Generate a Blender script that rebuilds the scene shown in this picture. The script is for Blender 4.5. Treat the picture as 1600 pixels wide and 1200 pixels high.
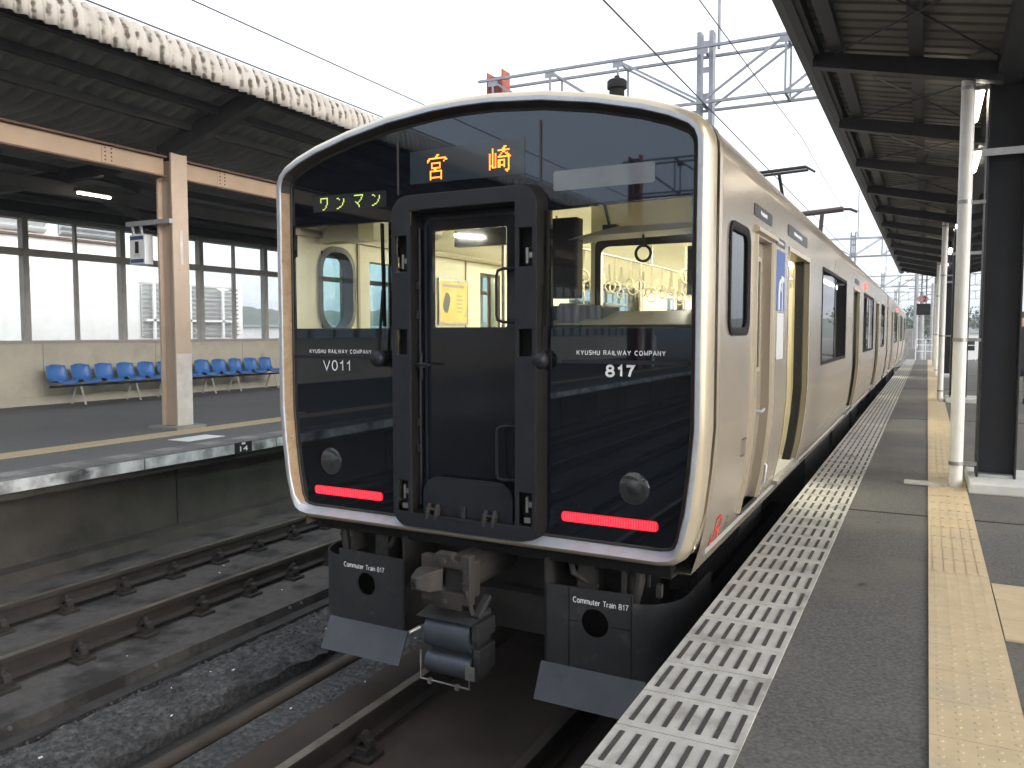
import bpy, bmesh, math, random
from mathutils import Vector, Matrix
R = math.radians
random.seed(7)
for o in list(bpy.data.objects): bpy.data.objects.remove(o)
SC = bpy.context.scene
COL = SC.collection

# ------------------------------------------------------------------ camera
cam = bpy.data.cameras.new('camera'); camo = bpy.data.objects.new('camera', cam); COL.objects.link(camo)
camo.location = (0, 0, 1.34); camo.rotation_euler = (R(90 - 3.576), 0, R(26.85))
cam.sensor_width = 36; cam.lens = 28.8; cam.clip_start = 0.05; cam.clip_end = 5000
SC.camera = camo
# ------------------------------------------------------------------ sky + sun
W = bpy.data.worlds.new('World'); SC.world = W; W.use_nodes = True
nt = W.node_tree; bg = nt.nodes['Background']
sky = nt.nodes.new('ShaderNodeTexSky'); sky.sky_type = 'NISHITA'; sky.sun_disc = False
SUN_EL, SUN_ROT = 14, 105
sky.sun_elevation = R(SUN_EL); sky.sun_rotation = R(SUN_ROT)
sky.air_density = 1.0; sky.dust_density = 5.0; sky.ozone_density = 1.6
hs = nt.nodes.new('ShaderNodeHueSaturation'); hs.inputs['Saturation'].default_value = .25; hs.inputs['Value'].default_value = .8   # thin even cloud over a pale sky
ad = nt.nodes.new('ShaderNodeMix'); ad.data_type = 'RGBA'; ad.blend_type = 'ADD'; ad.inputs[0].default_value = 1; ad.inputs[7].default_value = (3.9, 4.15, 4.5, 1)
nt.links.new(sky.outputs[0], hs.inputs['Color']); nt.links.new(hs.outputs[0], ad.inputs[6]); nt.links.new(ad.outputs[2], bg.inputs[0]); bg.inputs[1].default_value = 0.15
sun = bpy.data.lights.new('sun', 'SUN'); suno = bpy.data.objects.new('sun', sun); COL.objects.link(suno)
sun.energy = 0.5; sun.angle = R(35); sun.color = (1.0, 0.90, 0.76)
d = Vector((math.sin(R(SUN_ROT)) * math.cos(R(SUN_EL)), math.cos(R(SUN_ROT)) * math.cos(R(SUN_EL)), math.sin(R(SUN_EL))))
suno.rotation_euler = d.to_track_quat('Z', 'Y').to_euler()
SC.view_settings.view_transform = 'Standard'; SC.view_settings.look = 'None'
SC.view_settings.gamma = 1; SC.view_settings.exposure = 0.95
SC.cycles.max_bounces = 8; SC.cycles.transparent_max_bounces = 24; SC.cycles.use_denoising = True
SC.cycles.caustics_reflective = False; SC.cycles.caustics_refractive = False

# ------------------------------------------------------------------ materials
M = {}
def mat(name, c1, rough=0.6, c2=None, scale=6, lo=0.35, hi=0.65, metal=0, spec=0.5, bump=0, bscale=60, stretch=(1, 1, 1),
        c3=None, scale3=1.2, lo3=0.55, hi3=0.75, rvar=0, coat=0, detail=6):
    m = bpy.data.materials.new(name); m.use_nodes = True; M[name] = m
    t = m.node_tree; p = t.nodes['Principled BSDF']; N = t.nodes.new; L = t.links.new
    p.inputs['Roughness'].default_value = rough; p.inputs['Metallic'].default_value = metal
    p.inputs['Specular IOR Level'].default_value = spec; p.inputs['Coat Weight'].default_value = coat
    p.inputs['Base Color'].default_value = (*c1, 1)
    geo = N('ShaderNodeNewGeometry'); mp = N('ShaderNodeMapping'); mp.inputs['Scale'].default_value = stretch
    L(geo.outputs['Position'], mp.inputs['Vector'])
    def noise(s, det=detail):
        n = N('ShaderNodeTexNoise'); n.inputs['Scale'].default_value = s; n.inputs['Detail'].default_value = det
        n.inputs['Roughness'].default_value = 0.6
        L(mp.outputs[0], n.inputs['Vector']); return n
    def rng(sock, a, b):
        r = N('ShaderNodeMapRange'); r.inputs[1].default_value = a; r.inputs[2].default_value = b; L(sock, r.inputs[0]); return r.outputs[0]
    col = None
    if c2:
        n = noise(scale); f = rng(n.outputs['Fac'], lo, hi)
        mx = N('ShaderNodeMix'); mx.data_type = 'RGBA'; mx.inputs[6].default_value = (*c1, 1); mx.inputs[7].default_value = (*c2, 1)
        L(f, mx.inputs[0]); col = mx.outputs[2]
        if rvar:
            rr = N('ShaderNodeMapRange'); rr.inputs[3].default_value = rough; rr.inputs[4].default_value = rough + rvar
            L(f, rr.inputs[0]); L(rr.outputs[0], p.inputs['Roughness'])
    if c3:
        n = noise(scale3, 8); f = rng(n.outputs['Fac'], lo3, hi3)
        mx = N('ShaderNodeMix'); mx.data_type = 'RGBA'; mx.inputs[7].default_value = (*c3, 1)
        if col: L(col, mx.inputs[6])
        else: mx.inputs[6].default_value = (*c1, 1)
        L(f, mx.inputs[0]); col = mx.outputs[2]
    if col: L(col, p.inputs['Base Color'])
    if bump:
        n = noise(bscale, 4); b = N('ShaderNodeBump'); b.inputs['Strength'].default_value = bump; b.inputs['Distance'].default_value = 0.01
        L(n.outputs['Fac'], b.inputs['Height']); L(b.outputs[0], p.inputs['Normal'])
    return m
def emis(name, c, s):
    m = bpy.data.materials.new(name); m.use_nodes = True; M[name] = m
    t = m.node_tree; p = t.nodes['Principled BSDF']
    p.inputs['Base Color'].default_value = (*c, 1); p.inputs['Emission Color'].default_value = (*c, 1); p.inputs['Emission Strength'].default_value = s
    return m
def glass(name, tint=(1, 1, 1), ior=1.5, rough=0.0, dirt=0.0, dirtc=(.5, .5, .5)):
    m = bpy.data.materials.new(name); m.use_nodes = True; M[name] = m
    t = m.node_tree; N = t.nodes.new; L = t.links.new
    t.nodes.remove(t.nodes['Principled BSDF']); out = t.nodes['Material Output']
    tr = N('ShaderNodeBsdfTransparent'); tr.inputs[0].default_value = (*tint, 1)
    gl = N('ShaderNodeBsdfGlossy'); gl.inputs['Roughness'].default_value = rough
    fr = N('ShaderNodeFresnel'); bf = N('ShaderNodeNewGeometry'); io = N('ShaderNodeMapRange'); io.inputs[3].default_value = ior; io.inputs[4].default_value = 1 / ior   # a thin pane mirrors the same from both sides
    L(bf.outputs['Backfacing'], io.inputs[0]); L(io.outputs[0], fr.inputs[0])
    mx = N('ShaderNodeMixShader'); L(fr.outputs[0], mx.inputs[0]); L(tr.outputs[0], mx.inputs[1]); L(gl.outputs[0], mx.inputs[2])
    sh = mx.outputs[0]
    if dirt:
        df = N('ShaderNodeBsdfDiffuse'); df.inputs[0].default_value = (*dirtc, 1)
        no = N('ShaderNodeTexNoise'); no.inputs['Scale'].default_value = 3; no.inputs['Detail'].default_value = 8
        g = N('ShaderNodeNewGeometry'); L(g.outputs['Position'], no.inputs['Vector'])
        r = N('ShaderNodeMapRange'); r.inputs[1].default_value = .3; r.inputs[2].default_value = .8; r.inputs[4].default_value = dirt; L(no.outputs['Fac'], r.inputs[0])
        m2 = N('ShaderNodeMixShader'); L(r.outputs[0], m2.inputs[0]); L(sh, m2.inputs[1]); L(df.outputs[0], m2.inputs[2]); sh = m2.outputs[0]
    L(sh, out.inputs['Surface']); return m

mat('asphalt', (.045, .043, .041), .88, (.120, .115, .107), 62, .3, .7, bump=.35, bscale=90, c3=(.145, .130, .108), scale3=.75, lo3=.46, hi3=.78, detail=3)
mat('asphalt_left', (.10, .10, .103), .8, (.17, .17, .17), 40, bump=.5, bscale=70, c3=(.11, .11, .11), scale3=.6, lo3=.4, detail=3)
mat('joint', (.03, .028, .025), .9)
mat('edge_tile', (.46, .45, .42), .65, (.36, .345, .315), 9, bump=.3, bscale=60, c3=(.12, .11, .095), scale3=3.2, lo3=.52, hi3=.78)
mat('edge_tile_left', (.19, .19, .19), .7, (.13, .13, .13), 5, c3=(.09, .09, .088), scale3=2.2, lo3=.5, hi3=.7)
mat('edge_face', (.62, .63, .63), .7, (.3, .3, .3), 4, .4, .6, c3=(.05, .05, .05), scale3=1.6, lo3=.5, hi3=.66)
mat('grip', (.03, .029, .027), .8, (.055, .05, .045), 9)
mat('concrete', (.22, .215, .20), .85, (.30, .29, .27), 3, bump=.25, bscale=50, c3=(.12, .115, .105), scale3=.8)
mat('concrete_cream', (.56, .515, .42), .85, (.48, .445, .365), 2.5, bump=.2, bscale=40, c3=(.34, .30, .23), scale3=1.1, lo3=.58, hi3=.78)
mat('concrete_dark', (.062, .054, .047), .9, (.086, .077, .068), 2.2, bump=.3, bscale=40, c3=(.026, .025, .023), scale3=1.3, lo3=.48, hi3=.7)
mat('plinth', (.60, .60, .57), .7, (.5, .5, .47), 4)
mat('slab', (.062, .057, .054), .85, (.095, .088, .082), 9, bump=.5, bscale=70, c3=(.022, .021, .020), scale3=1.7, lo3=.49, hi3=.60)
mat('slab_rust', (.042, .031, .025), .9, (.066, .048, .037), 2.6, bump=.4, bscale=110, c3=(.035, .028, .024), scale3=1.3, lo3=.5, hi3=.75)
mat('gravel', (.045, .045, .046), .95, (.15, .15, .15), 26, .42, .75, bump=1.0, bscale=40, c3=(.035, .035, .035), scale3=2, lo3=.5, hi3=.7)
mat('trench', (.025, .024, .023), .95, (.045, .042, .04), 6, bump=.6, bscale=50)
mat('ground', (.10, .10, .085), .95, (.15, .14, .12), .3, c3=(.07, .085, .05), scale3=.05)
mat('rail_rust', (.025, .021, .019), .75, (.040, .031, .026), 8, metal=.1)
mat('rail_top', (.36, .33, .28), .42, (.20, .16, .12), 4, metal=.8)
mat('rail_top_dull', (.10, .09, .08), .5, (.07, .06, .05), 3, metal=.6)
mat('clip', (.028, .025, .022), .7, (.042, .036, .030), 14, metal=.2)
mat('pipe_brown', (.075, .058, .042), .7, (.045, .036, .028), 3)
mat('body_gold', (.465, .405, .325), .25, metal=.55, spec=.5, c3=(.40, .345, .275), scale3=1.1, lo3=.45, hi3=.85, bump=.06, bscale=2.0)
mat('bezel_gold', (.66, .57, .42), .30, (.60, .52, .38), 3, metal=.55)
mat('bezel_silver', (.46, .50, .56), .40, (.41, .43, .46), 14, metal=.35, c3=(.30, .27, .23), scale3=9, lo3=.6, hi3=.85)
mat('bezel_inner', (.42, .30, .18), .6, (.33, .22, .13), 18, c3=(.22, .13, .07), scale3=40, lo3=.6, hi3=.7)
mat('seal', (.03, .027, .023), .6, (.05, .044, .036), 12)
mat('front_black', (.0035, .0045, .007), .02, (.005, .006, .009), 3, spec=.85, c3=(.009, .0105, .014), scale3=5, lo3=.62, hi3=.9)
for q in ('front_black',): M[q].node_tree.nodes['Principled BSDF'].inputs['Specular Tint'].default_value = (.72, .85, 1.0, 1)
mat('door_black', (.006, .0075, .012), .08, (.009, .0105, .015), 5, rvar=.08)
mat("frame_black", (.0115, .013, .018), .5, (.016, .018, .023), 10, spec=.32, c3=(.030, .028, .026), scale3=20, lo3=.64, hi3=.85)
mat('rubber', (.006, .0058, .0055), .6, (.012, .011, .010), 8, spec=.2)
mat('undergear', (.017, .016, .0145), .75, (.032, .028, .024), 7, bump=.2, bscale=60)
mat('skirt', (.021, .022, .024), .62, (.029, .030, .032), 6, bump=.2, bscale=90, c3=(.075, .07, .064), scale3=9, lo3=.58, hi3=.8)
mat('skirt_plow', (.068, .074, .088), .6, (.085, .092, .105), 6, c3=(.05, .05, .052), scale3=8, lo3=.6, hi3=.8)
mat('coupler_rust', (.036, .029, .025), .7, (.025, .022, .020), 9, bump=.4, bscale=60, c3=(.030, .028, .026), scale3=9, lo3=.48, hi3=.62)
mat('box_blue', (.085, .10, .125), .42, (.06, .07, .088), 7, metal=.35)
mat('steel', (.40, .39, .37), .45, (.28, .27, .25), 12, metal=.8)
mat('steel_galv', (.50, .51, .53), .5, (.40, .41, .43), 10, metal=.45)
mat('lamp_lens', (.06, .066, .066), .25, (.12, .125, .125), 9, metal=.5)
mat('white_paint', (.80, .80, .80), .5)
mat('grey_paint', (.30, .30, .31), .5)
mat('red_paint', (.70, .05, .04), .5)
mat('blue_decal', (.028, .08, .29), .4)
mat('notice_grey', (.58, .57, .58), .35)
mat('black_label', (.02, .02, .02), .35)
mat('cream', (.78, .745, .58), .45, (.75, .715, .55), 2)
mat('jamb', (.36, .31, .19), .4, (.33, .28, .17), 4, metal=.3)
mat('cream_dark', (.45, .41, .30), .5)
mat('floor_train', (.30, .29, .27), .6)
mat('teal', (.22, .52, .54), .35, (.20, .47, .50), 3)
mat('seat_moquette', (.05, .05, .055), .9, (.09, .06, .05), 40)
mat('cab_dark', (.018, .019, .022), .45, (.03, .03, .033), 8)
mat('cab_grey', (.10, .11, .125), .5, (.13, .14, .15), 5)
mat('desk', (.42, .38, .26), .4, (.36, .33, .24), 4)
mat('poster', (.85, .62, .12), .5, (.9, .72, .25), 7, c3=(.45, .55, .5), scale3=6, lo3=.6, hi3=.62)
mat('strap', (.55, .50, .36), .5)
mat('canopy_dark', (.020, .020, .020), .8, (.032, .031, .03), 4)
mat('canopy_sheet', (.20, .20, .19), .85, (.25, .247, .235), 1.2, c3=(.12, .12, .115), scale3=2)
def eave_mat():
    m = mat('eave_old', (.45, .415, .37), .85, (.35, .32, .28), 4, stretch=(.5, 1.6, .5)); t = m.node_tree; N = t.nodes.new; L = t.links.new; p = t.nodes['Principled BSDF']
    old = p.inputs['Base Color'].links[0].from_socket
    g = N('ShaderNodeNewGeometry'); sp = N('ShaderNodeSeparateXYZ'); L(g.outputs['Position'], sp.inputs[0])
    def mth(op, a, b=None):
        n = N('ShaderNodeMath'); n.operation = op
        for k, q in enumerate((a, b)):
            if q is None: continue
            if isinstance(q, (int, float)): n.inputs[k].default_value = q
            else: L(q, n.inputs[k])
        return n.outputs[0]
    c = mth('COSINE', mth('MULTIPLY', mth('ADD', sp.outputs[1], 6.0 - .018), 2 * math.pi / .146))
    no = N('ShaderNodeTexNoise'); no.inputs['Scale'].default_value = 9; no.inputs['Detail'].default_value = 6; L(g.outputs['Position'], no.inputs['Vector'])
    v = mth('ADD', mth('MULTIPLY', c, -.70), mth('MULTIPLY', mth('SUBTRACT', no.outputs['Fac'], .5), 2.1))  # groove dirt, deepened in colour to paint rib shade that flat light lacks
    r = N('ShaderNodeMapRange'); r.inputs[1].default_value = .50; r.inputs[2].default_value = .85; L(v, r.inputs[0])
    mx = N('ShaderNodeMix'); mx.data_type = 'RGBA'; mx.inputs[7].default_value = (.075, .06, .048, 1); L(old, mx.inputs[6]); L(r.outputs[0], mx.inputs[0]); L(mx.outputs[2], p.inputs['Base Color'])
eave_mat()
mat('peach', (.48, .35, .245), .6, (.43, .31, .215), 3, c3=(.40, .28, .19), scale3=1.6, lo3=.6, hi3=.8)
mat('peach_post', (.54, .42, .32), .62, (.48, .375, .285), 4, c3=(.30, .20, .13), scale3=14, lo3=.68, hi3=.74)
mat('post_white', (.66, .62, .58), .65, (.56, .50, .45), 6, c3=(.40, .28, .19), scale3=16, lo3=.66, hi3=.72)
mat('rust_edge', (.17, .10, .07), .8, (.11, .07, .055), 9)
mat('window_frame', (.42, .40, .37), .6, (.35, .33, .305), 5)
mat('chair_blue', (.045, .16, .46), .38, (.06, .19, .50), 4, c3=(.10, .22, .48), scale3=7, lo3=.58, hi3=.8)
mat('chair_leg', (.48, .46, .42), .5)
mat('rcanopy_steel', (.012, .013, .0155), .55, (.018, .019, .022), 5)
mat('rcanopy_edge', (.075, .08, .09), .55, (.06, .065, .07), 4)
mat('rcanopy_sheet', (.15, .147, .135), .6, (.12, .118, .108), 2)
mat('pipe_white', (.72, .71, .68), .45, (.66, .64, .60), 5, c3=(.55, .5, .42), scale3=4, lo3=.62, hi3=.85)
mat('tile_yellow', (.53, .415, .26), .9, (.46, .36, .225), 9, c3=(.35, .30, .22), scale3=2.3, lo3=.55, hi3=.8)
mat('gantry_red', (.36, .095, .06), .7, (.28, .07, .045), 7)
mat('gantry_grey', (.30, .31, .35), .55, (.23, .24, .27), 6, metal=.2)
mat('pole_concrete', (.36, .36, .36), .8, (.30, .30, .30), 4)
mat('wire', (.06, .06, .065), .6)
mat('bar_maroon', (.075, .055, .055), .6)
mat('hill', (.055, .075, .05), .95, (.085, .10, .06), .05, bump=0, c3=(.035, .05, .04), scale3=.12)
mat('leaf', (.05, .075, .035), .8, (.075, .10, .05), .8)
mat('bark', (.09, .07, .05), .9)
mat('bldg_white', (.80, .80, .79), .8, (.74, .74, .73), .6)
mat('bldg_grey', (.40, .41, .43), .7)
mat('louvre', (.55, .57, .60), .5, (.45, .47, .5), 3)
mat('sign_pink', (.75, .40, .38), .5)
mat('sign_white', (.82, .83, .84), .4)
mat('sign_blue', (.05, .075, .22), .4)
mat('skin', (.50, .32, .23), .55)
mat('coat', (.02, .021, .024), .85, (.03, .03, .033), 12)
mat('hair', (.012, .01, .009), .5)
mat('stain', (.068, .064, .06), .9)
emis('led_orange', (1.0, .26, .025), 1.7)
emis('led_green', (.60, .74, .16), .5)
emis('tail_red', (1.0, .008, .028), .38)
emis('tail_dot', (1.0, .13, .16), .62)
emis('tube', (1.0, .96, .78), 52.0)
emis('lamp_warm', (1.0, .90, .74), 14.0)
emis('side_lamp', (1.0, .10, .07), 1.5)
glass('clear', (.97, .98, .97), 1.52, 0, .03)
glass('clear_train', (.90, .92, .90), 1.55, 0, .02)
glass('tint_teal', (.48, .72, .75), 1.5)
glass('dark_glass', (.06, .07, .075), 1.55)
glass('wall_glass', (.93, .96, .96), 1.45, 0, .16, (.85, .87, .86))
glass('lens', (.75, .78, .78), 1.6)
# display glass: a grey smoked pane
mat('disp_glass', (.030, .040, .050), .05, (.036, .046, .056), 3)
mat('disp_green', (.022, .026, .028), .1)
mat('sidepanel', (.13, .15, .165), .06, (.18, .20, .215), 3)

# ------------------------------------------------------------------ mesh helpers
ORG = {}                                  # world origin of every object that parents others
class MB:
    def __init__(s): s.v = []; s.f = []
    def add(s, vs, fs):
        o = len(s.v); s.v += [tuple(p) for p in vs]; s.f += [tuple(i + o for i in f) for f in fs]; return s
    def box(s, x0, x1, y0, y1, z0, z1):
        return s.add([(x0, y0, z0), (x1, y0, z0), (x1, y1, z0), (x0, y1, z0), (x0, y0, z1), (x1, y0, z1), (x1, y1, z1), (x0, y1, z1)],
                     [(0, 3, 2, 1), (4, 5, 6, 7), (0, 1, 5, 4), (1, 2, 6, 5), (2, 3, 7, 6), (3, 0, 4, 7)])
    def bar(s, a, b, w, h=None, up=(0, 0, 1)):
        a = Vector(a); b = Vector(b); h = h or w; t = (b - a).normalized(); up = Vector(up)
        if abs(t.dot(up)) > .98: up = Vector((0, 1, 0))
        sx = t.cross(up).normalized() * (w / 2); sz = sx.cross(t).normalized() * (h / 2)
        vs = [a - sx - sz, a + sx - sz, a + sx + sz, a - sx + sz, b - sx - sz, b + sx - sz, b + sx + sz, b - sx + sz]
        return s.add(vs, [(0, 1, 2, 3), (7, 6, 5, 4), (0, 4, 5, 1), (1, 5, 6, 2), (2, 6, 7, 3), (3, 7, 4, 0)])
    def tube(s, pts, r, n=10, cap=True):
        pts = [Vector(p) for p in pts]; rs = r if isinstance(r, (list, tuple)) else [r] * len(pts); rings = []
        pu = None
        for i, p in enumerate(pts):
            t = (pts[min(i + 1, len(pts) - 1)] - pts[max(i - 1, 0)]).normalized()
            u = pu - t * pu.dot(t) if pu is not None else t.cross(Vector((0, 0, 1)) if abs(t.z) < .9 else Vector((0, 1, 0)))
            u.normalize(); pu = u; v = t.cross(u)
            rings.append([p + (u * math.cos(2 * math.pi * k / n) + v * math.sin(2 * math.pi * k / n)) * rs[i] for k in range(n)])
        vs = [q for r_ in rings for q in r_]; fs = []
        for i in range(len(rings) - 1):
            for k in range(n): fs.append((i * n + k, i * n + (k + 1) % n, (i + 1) * n + (k + 1) % n, (i + 1) * n + k))
        if cap: fs.append(tuple(range(n))[::-1]); fs.append(tuple((len(rings) - 1) * n + k for k in range(n)))
        return s.add(vs, fs)
    def loft(s, rings, closed=True, cap=False):
        n = len(rings[0]); vs = [q for r_ in rings for q in r_]; fs = []
        for i in range(len(rings) - 1):
            for k in range(n if closed else n - 1): fs.append((i * n + k, i * n + (k + 1) % n, (i + 1) * n + (k + 1) % n, (i + 1) * n + k))
        if cap: fs.append(tuple(range(n))[::-1]); fs.append(tuple((len(rings) - 1) * n + k for k in range(n)))
        return s.add(vs, fs)
    def prism(s, poly, fn0, fn1):
        return s.loft([[fn0(*p) for p in poly], [fn1(*p) for p in poly]], True, True)
    def xz(s, poly, y0, y1): return s.prism(poly, lambda a, b: (a, y0, b), lambda a, b: (a, y1, b))
    def yz(s, poly, x0, x1): return s.prism(poly, lambda a, b: (x0, a, b), lambda a, b: (x1, a, b))
    def xy(s, poly, z0, z1): return s.prism(poly, lambda a, b: (a, b, z0), lambda a, b: (a, b, z1))
    def plate(s, outer, holes, fn, thick):
        # flat polygon with holes in a plane (fn maps u,v,depth to a point), given a thickness
        bm = bmesh.new()
        for lp in [outer] + holes:
            vv = [bm.verts.new((a, b, 0)) for a, b in lp]
            for i in range(len(vv)): bm.edges.new((vv[i], vv[(i + 1) % len(vv)]))
        bmesh.ops.triangle_fill(bm, use_beauty=True, edges=bm.edges[:])
        bm.verts.index_update(); vs = [v.co.copy() for v in bm.verts]; fs = [[v.index for v in f.verts] for f in bm.faces]; bm.free()
        n = len(vs); pts = [fn(p.x, p.y, 0) for p in vs] + [fn(p.x, p.y, thick) for p in vs]
        ff = [tuple(f) for f in fs] + [tuple(i + n for i in f[::-1]) for f in fs]
        k = 0
        for lp in [outer] + holes:
            m_ = len(lp)
            for i in range(m_): ff.append((k + i, k + (i + 1) % m_, n + k + (i + 1) % m_, n + k + i))
            k += m_
        return s.add(pts, ff)
    def build(s, name, m, parent=None, bevel=0, smooth=None, solid=0, seg=2, recalc=True):
        o0 = ORG.get(parent, Vector((0, 0, 0))) if parent else Vector((0, 0, 0))
        me = bpy.data.meshes.new(name)
        me.from_pydata([(p[0] - o0.x, p[1] - o0.y, p[2] - o0.z) for p in s.v], [], s.f); me.validate()
        if recalc:
            bm = bmesh.new(); bm.from_mesh(me); bmesh.ops.recalc_face_normals(bm, faces=bm.faces); bm.to_mesh(me); bm.free()
        ms = m if isinstance(m, (list, tuple)) else [m]
        for q in ms: me.materials.append(M[q])
        if smooth is not None:
            me.polygons.foreach_set('use_smooth', [True] * len(me.polygons)); me.set_sharp_from_angle(angle=R(smooth))
        o = bpy.data.objects.new(name, me); COL.objects.link(o)
        if parent: o.parent = parent
        ORG[o] = o0
        if solid:
            q = o.modifiers.new('thickness', 'SOLIDIFY'); q.thickness = solid; q.offset = 0
        if bevel:
            q = o.modifiers.new('bevel', 'BEVEL'); q.width = bevel; q.segments = seg; q.limit_method = 'ANGLE'; q.angle_limit = R(40)
        return o
def tag(o, label=None, cat=None, group=None, kind=None):
    if label: o['label'] = label
    if cat: o['category'] = cat
    if group: o['group'] = group
    if kind: o['kind'] = kind
    return o
def thing(name, label, cat, loc, group=None):
    o = bpy.data.objects.new(name, None); COL.objects.link(o); o.location = loc; o.empty_display_size = .2
    ORG[o] = Vector(loc); return tag(o, label, cat, group)
def struct(mb, name, m, label=None, **k): return tag(mb.build(name, m, **k), label, None, None, 'structure')
def dup(src, delta, label=None):
    def cp(o, par):
        c = o.copy(); COL.objects.link(c)
        if par: c.parent = par
        for ch in [x for x in bpy.data.objects if x.parent == o]: cp(ch, c)
        return c
    c = cp(src, None); c.location = Vector(src.location) + Vector(delta); ORG[c] = ORG[src] + Vector(delta)
    if label: c['label'] = label
    return c
def rrect(x0, x1, z0, z1, r, n=5):
    r4 = r if isinstance(r, (list, tuple)) else [r] * 4           # bl br tr tl
    out = []
    for (cx, cz, rr, a0) in ((x0, z0, r4[0], 180), (x1, z0, r4[1], 270), (x1, z1, r4[2], 0), (x0, z1, r4[3], 90)):
        sx = cx + rr * (1 if cx == x0 else -1); sz = cz + rr * (1 if cz == z0 else -1)
        if rr <= 0: out.append((cx, cz)); continue
        for k in range(n + 1):
            a = R(a0 + 90 * k / n); out.append((sx + rr * math.cos(a), sz + rr * math.sin(a)))
    return out
def circle(cx, cz, r, n=24): return [(cx + r * math.cos(2 * math.pi * k / n), cz + r * math.sin(2 * math.pi * k / n)) for k in range(n)]
def text_mb(body, width, height=None, bold=0.0, spacing=1.0):
    cu = bpy.data.curves.new('t', 'FONT'); cu.body = body; cu.size = 1; cu.offset = bold; cu.space_character = spacing
    cu.fill_mode = 'FRONT'; cu.resolution_u = 4
    o = bpy.data.objects.new('t', cu); COL.objects.link(o); bpy.context.view_layer.update()
    me = o.evaluated_get(bpy.context.evaluated_depsgraph_get()).to_mesh()
    vs = [v.co.copy() for v in me.vertices]; fs = [tuple(p.vertices) for p in me.polygons]
    bpy.data.objects.remove(o); bpy.data.curves.remove(cu)
    if not vs: return [], []
    x0 = min(v.x for v in vs); x1 = max(v.x for v in vs); y0 = min(v.y for v in vs); y1 = max(v.y for v in vs)
    sx = width / max(x1 - x0, 1e-6); sy = height / max(y1 - y0, 1e-6) if height else sx
    return [((v.x - x0) * sx, (v.y - y0) * sy) for v in vs], fs
def text(body, name, m, parent, fn, width, height=None, bold=0.0, spacing=1.0, label=None):
    vs, fs = text_mb(body, width, height, bold, spacing)
    o = MB().add([fn(a, b) for a, b in vs], fs).build(name, m, parent, recalc=False)
    if label: o['label'] = label
    return o
def arc(cx, cy, rx, ry, a0, a1, n=9): return [(cx + rx * math.cos(R(a0 + (a1 - a0) * k / n)), cy + ry * math.sin(R(a0 + (a1 - a0) * k / n))) for k in range(n + 1)]
GL = {'K': (.62, [[(0, 0), (0, 1)], [(.60, 1), (.03, .36)], [(.2, .56), (.63, 0)]]), 'Y': (.66, [[(0, 1), (.33, .43), (.66, 1)], [(.33, .43), (.33, 0)]]),
 'U': (.6, [[(0, 1), (0, .3)] + arc(.3, .28, .3, .28, 180, 360) + [(.6, 1)]]), 'S': (.58, [arc(.29, .74, .27, .26, 25, 260, 12) + arc(.29, .26, .29, .26, 80, -155, 12)]),
 'H': (.6, [[(0, 0), (0, 1)], [(.6, 0), (.6, 1)], [(0, .52), (.6, .52)]]), 'R': (.6, [[(0, 0), (0, 1), (.36, 1)] + arc(.36, .74, .22, .26, 90, -90) + [(0, .48)], [(.34, .48), (.60, 0)]]),
 'A': (.68, [[(0, 0), (.34, 1), (.68, 0)], [(.13, .34), (.55, .34)]]), 'I': (.02, [[(.01, 0), (.01, 1)]]), 'L': (.48, [[(0, 1), (0, 0), (.48, 0)]]),
 'W': (.96, [[(0, 1), (.24, 0), (.48, .95), (.72, 0), (.96, 1)]]), 'C': (.68, [arc(.36, .5, .36, .5, 48, 312, 18)]), 'O': (.74, [arc(.37, .5, .37, .5, 0, 360, 24)]),
 'M': (.74, [[(0, 0), (0, 1), (.37, .08), (.74, 1), (.74, 0)]]), 'P': (.56, [[(0, 0), (0, 1), (.33, 1)] + arc(.33, .73, .23, .27, 90, -90) + [(0, .46)]]), 'N': (.6, [[(0, 0), (0, 1), (.6, 0), (.6, 1)]]),
 'T': (.62, [[(0, 1), (.62, 1)], [(.31, 1), (.31, 0)]]), 'V': (.64, [[(0, 1), (.32, 0), (.64, 1)]]), '0': (.5, [arc(.25, .5, .25, .5, 0, 360, 24)]), '1': (.42, [[(.06, .74), (.2, .80), (.30, .98), (.30, 0)]]),
 '7': (.52, [[(0, 1), (.52, 1), (.32, .55), (.2, 0)]]), '8': (.54, [arc(.27, .755, .22, .245, 0, 360, 18), arc(.27, .26, .27, .26, 0, 360, 18)]),
 'o': (.5, [arc(.25, .35, .25, .35, 0, 360, 18)]), 'm': (.8, [[(0, 0), (0, .7)], [(0, .42)] + arc(.2, .48, .2, .22, 180, 0) + [(.4, 0)], [(.4, .42)] + arc(.6, .48, .2, .22, 180, 0) + [(.8, 0)]]),
 'u': (.44, [[(0, .7), (0, .24)] + arc(.22, .22, .22, .22, 180, 360) + [(.44, .7)], [(.44, .26), (.44, 0)]]), 't': (.28, [[(.1, .92), (.1, .14), (.18, .01), (.28, .01)], [(0, .69), (.28, .69)]]),
 'e': (.5, [[(.01, .36), (.5, .36)] + arc(.25, .35, .25, .35, 8, 312, 16)]), 'r': (.26, [[(0, 0), (0, .7)], [(0, .40), (.08, .60), (.26, .69)]]), 'a': (.46, [arc(.22, .5, .2, .2, 155, 10) + [(.42, 0)], arc(.21, .19, .2, .19, 60, 420, 16)]),
 'i': (.02, [[(.01, 0), (.01, .7)], [(.01, .86), (.01, .98)]]), 'n': (.42, [[(0, 0), (0, .7)], [(0, .42)] + arc(.21, .48, .21, .22, 180, 0) + [(.42, 0)]]), ' ': (.30, [])}
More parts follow.
